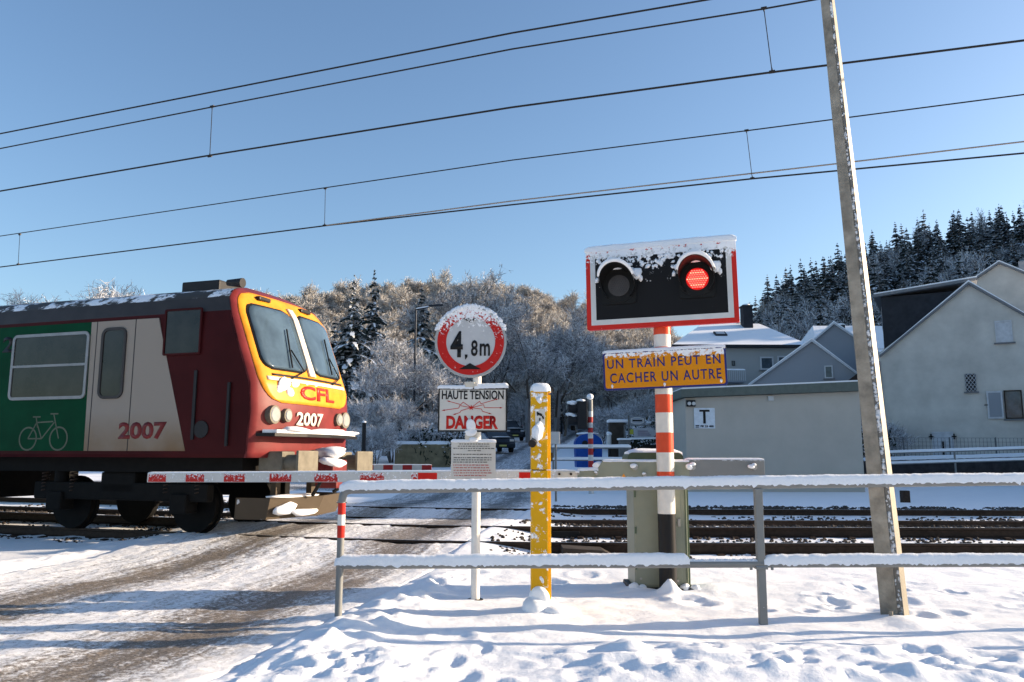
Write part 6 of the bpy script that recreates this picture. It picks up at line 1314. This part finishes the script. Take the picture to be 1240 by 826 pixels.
mb = MB(); mb.bb(xm_ - hw_ * .75, xm_ + hw_ * .75, -.054, -.05, zm_ - hh_ * .22, zm_ + hh_ * .22); mb.build('word_mark', 'signblack', lg)
a_ = bo2(767, 518); b_ = bo2(790, 530); c_ = bo2(797.5, 524); mb = MB(); mb.prism([(a_[0], b_[1]), (b_[0], b_[1]), c_, (b_[0], a_[1]), (a_[0], a_[1])], -.03, 0); ab = mb.build('arrow_board', 'paleboard', t)
p_, q_ = bo2(772, 521), bo2(788, 527.5); mb = MB()
for k in range(3): mb.bb(p_[0], q_[0] - .05 * k, -.034, -.03, q_[1] + (p_[1] - q_[1]) * (k * .36), q_[1] + (p_[1] - q_[1]) * (k * .36 + .2))
mb.build('faded_lines', 'purple', ab); p_, q_ = bo2(762.5, 520), bo2(767, 526); mb = MB(); mb.bb(p_[0], q_[0], -.035, -.005, q_[1], p_[1]); mb.build('yellow_plate', 'yellowbit', ab)
mb = MB(); p_ = bo2(760, 532); p2 = bo2(798, 531); snow_strip((p_[0], 0, p_[1]), (p2[0], 0, p2[1]), .05, .06, .08, 6, .1, .1, mb); mb.build('snow_ledge', 'snowcap', t)
y = 31.5; a = at(778, 545, y); t = thing('dark_fence', (a.x, y, gz(a.x, y)), 'dark slatted fence under the arrow board, partly behind the green cabinet', 'fence'); g0 = t.location.z; b = at(836, 545, y); mb = MB()
for k in range(4): mb.bb(0, b.x - a.x, 0, .03, .25 + k * .33, .5 + k * .33)
mb.build('slats', 'dark', t)
# ---------------------------------------------------------------- parked cars
M['carpaint'] = flat('dark_car_paint', (.02, .025, .035), .25, .2, coat=.6); M['carblue'] = flat('blue_car_paint', (.02, .08, .22), .3, .2, coat=.6); M['carglass'] = flat('car_glass', (.03, .04, .05), .06); M['tyre'] = flat('car_tyre', (.012, .012, .013), .8); M['rim'] = flat('wheel_rim', (.25, .25, .26), .35, .6); M['carlamp'] = flat('car_headlight', (.45, .46, .48), .15, .3); M['plate'] = flat('number_plate', (.45, .42, .12), .5)
def car(x, y, rz, lb, paint, tall=1.0, s=1.0):
    t = thing('parked_car', (x, y, gz(x, y) + .0), lb, 'car', rz, 'cars parked on the far road'); t.scale = (s, s, s)
    # side profile (x forward)
    pr = [(-2.1, .35), (-2.15, .75), (-2.05, 1.0 * tall), (-1.0, 1.02 * tall), (1.0, .98 * tall), (1.95, .82 * tall), (2.12, .6), (2.1, .32)]
    mb = MB(); ys = [-.86, -.80, .80, .86]; vs = []
    for yy_, k in ((-.88, .94), (-.90, 1), (.90, 1), (.88, .94)):
        for a_, b_ in pr: vs.append((a_ * (.985 if k < 1 else 1), yy_ * (1 if k == 1 else .93) if False else (yy_ if k == 1 else yy_ * .92), b_))
    n_ = len(pr)
    prs = lambda yy, kk: [(a_ * kk, yy, .32 + (b_ - .32) * (1 if kk == 1 else .97)) for a_, b_ in pr]
    L = prs(-.90, .985) + prs(-.82, 1) + prs(.82, 1) + prs(.90, .985)
    mb.add(L, [(k * n_ + i, k * n_ + (i + 1) % n_, (k + 1) * n_ + (i + 1) % n_, (k + 1) * n_ + i) for k in range(3) for i in range(n_)], 0, True); mb.add(L, [list(range(n_))[::-1], list(range(3 * n_, 4 * n_))]); bd = mb.build('body', paint, t)
    gp = [(-1.95, 1.0 * tall), (-1.6, 1.52 * tall), (.1, 1.55 * tall), (1.0, .98 * tall)]; g2 = [(-1.7, .86), (-1.5, .66), (.05, .66), (.95, .84)]
    L = [(a_, -w_, b_) for (a_, b_), w_ in zip(gp, (.80, .64, .64, .80))] + [(a_, w_, b_) for (a_, b_), w_ in zip(gp, (.80, .64, .64, .80))]
    mb = MB(); mb.add(L, [(0, 1, 5, 4), (2, 3, 7, 6), (0, 3, 2, 1), (4, 5, 6, 7)], 0); mb.add(L, [(1, 2, 6, 5)], 1); ca = mb.build('cabin', ['carglass', paint], t)
    mb = MB()
    for sy in (-1, 1):
        for (a_, b_) in ((0, 1), (3, 2)): mb.tube([(gp[a_][0], sy * .805, gp[a_][1]), (gp[b_][0], sy * .65, gp[b_][1])], .035, 5)
        mb.tube([(-.55, sy * .805, .98 * tall), (-.6, sy * .65, 1.53 * tall)], .035, 5)
    mb.build('window_pillars', paint, ca)
    for a_ in (-1.35, 1.35):
        for sy in (-1, 1):
            mb = MB(); mb.cyl((a_, sy * .72, .33), (a_, sy * .92, .33), .33, .33, 20); w_ = mb.build('wheel', 'tyre', t); mb = MB(); mb.cyl((a_, sy * .9, .33), (a_, sy * .935, .33), .21, .19, 16); mb.build('rim', 'rim', w_)
    for sy in (-1, 1):
        mb = MB(); mb.box((2.04, sy * .66, .72 * tall), (.12, .34, .16), 0, None, .03); mb.build('headlight', 'carlamp', t)
        mb = MB(); mb.box((.85, sy * .98, 1.04 * tall), (.14, .18, .14), 0, None, .03); mb.build('mirror', paint, t)
    mb = MB(); mb.bb(2.1, 2.13, -.26, .26, .42, .53); mb.build('number_plate', 'plate', t); mb = MB(); mb.bb(2.02, 2.12, -.45, .45, .58, .68); mb.build('grille', 'tyre', t)
    mb = MB(); mb.blob((-.75, 0, 1.56 * tall), (.85, .62, .07), 3, 3, .12); mb.blob((1.5, 0, .93 * tall), (.45, .68, .05), 4, 2, .15); mb.build('snow_layer', 'snowcap', t); return t
q = at(598, 551, 56); car(q.x, 56.5, R(-72), 'dark car parked at the road edge behind the text notice, facing the crossing', 'carpaint', 1.15)
q = at(618, 527, 72); car(q.x - .2, 72, R(-72), 'smaller dark car parked further up the road, behind the first dark car', 'carpaint', 1.2)
q = at(553, 537, 50); car(q.x, 50, R(160), 'blue car under snow behind the left part of the danger panel', 'carblue')
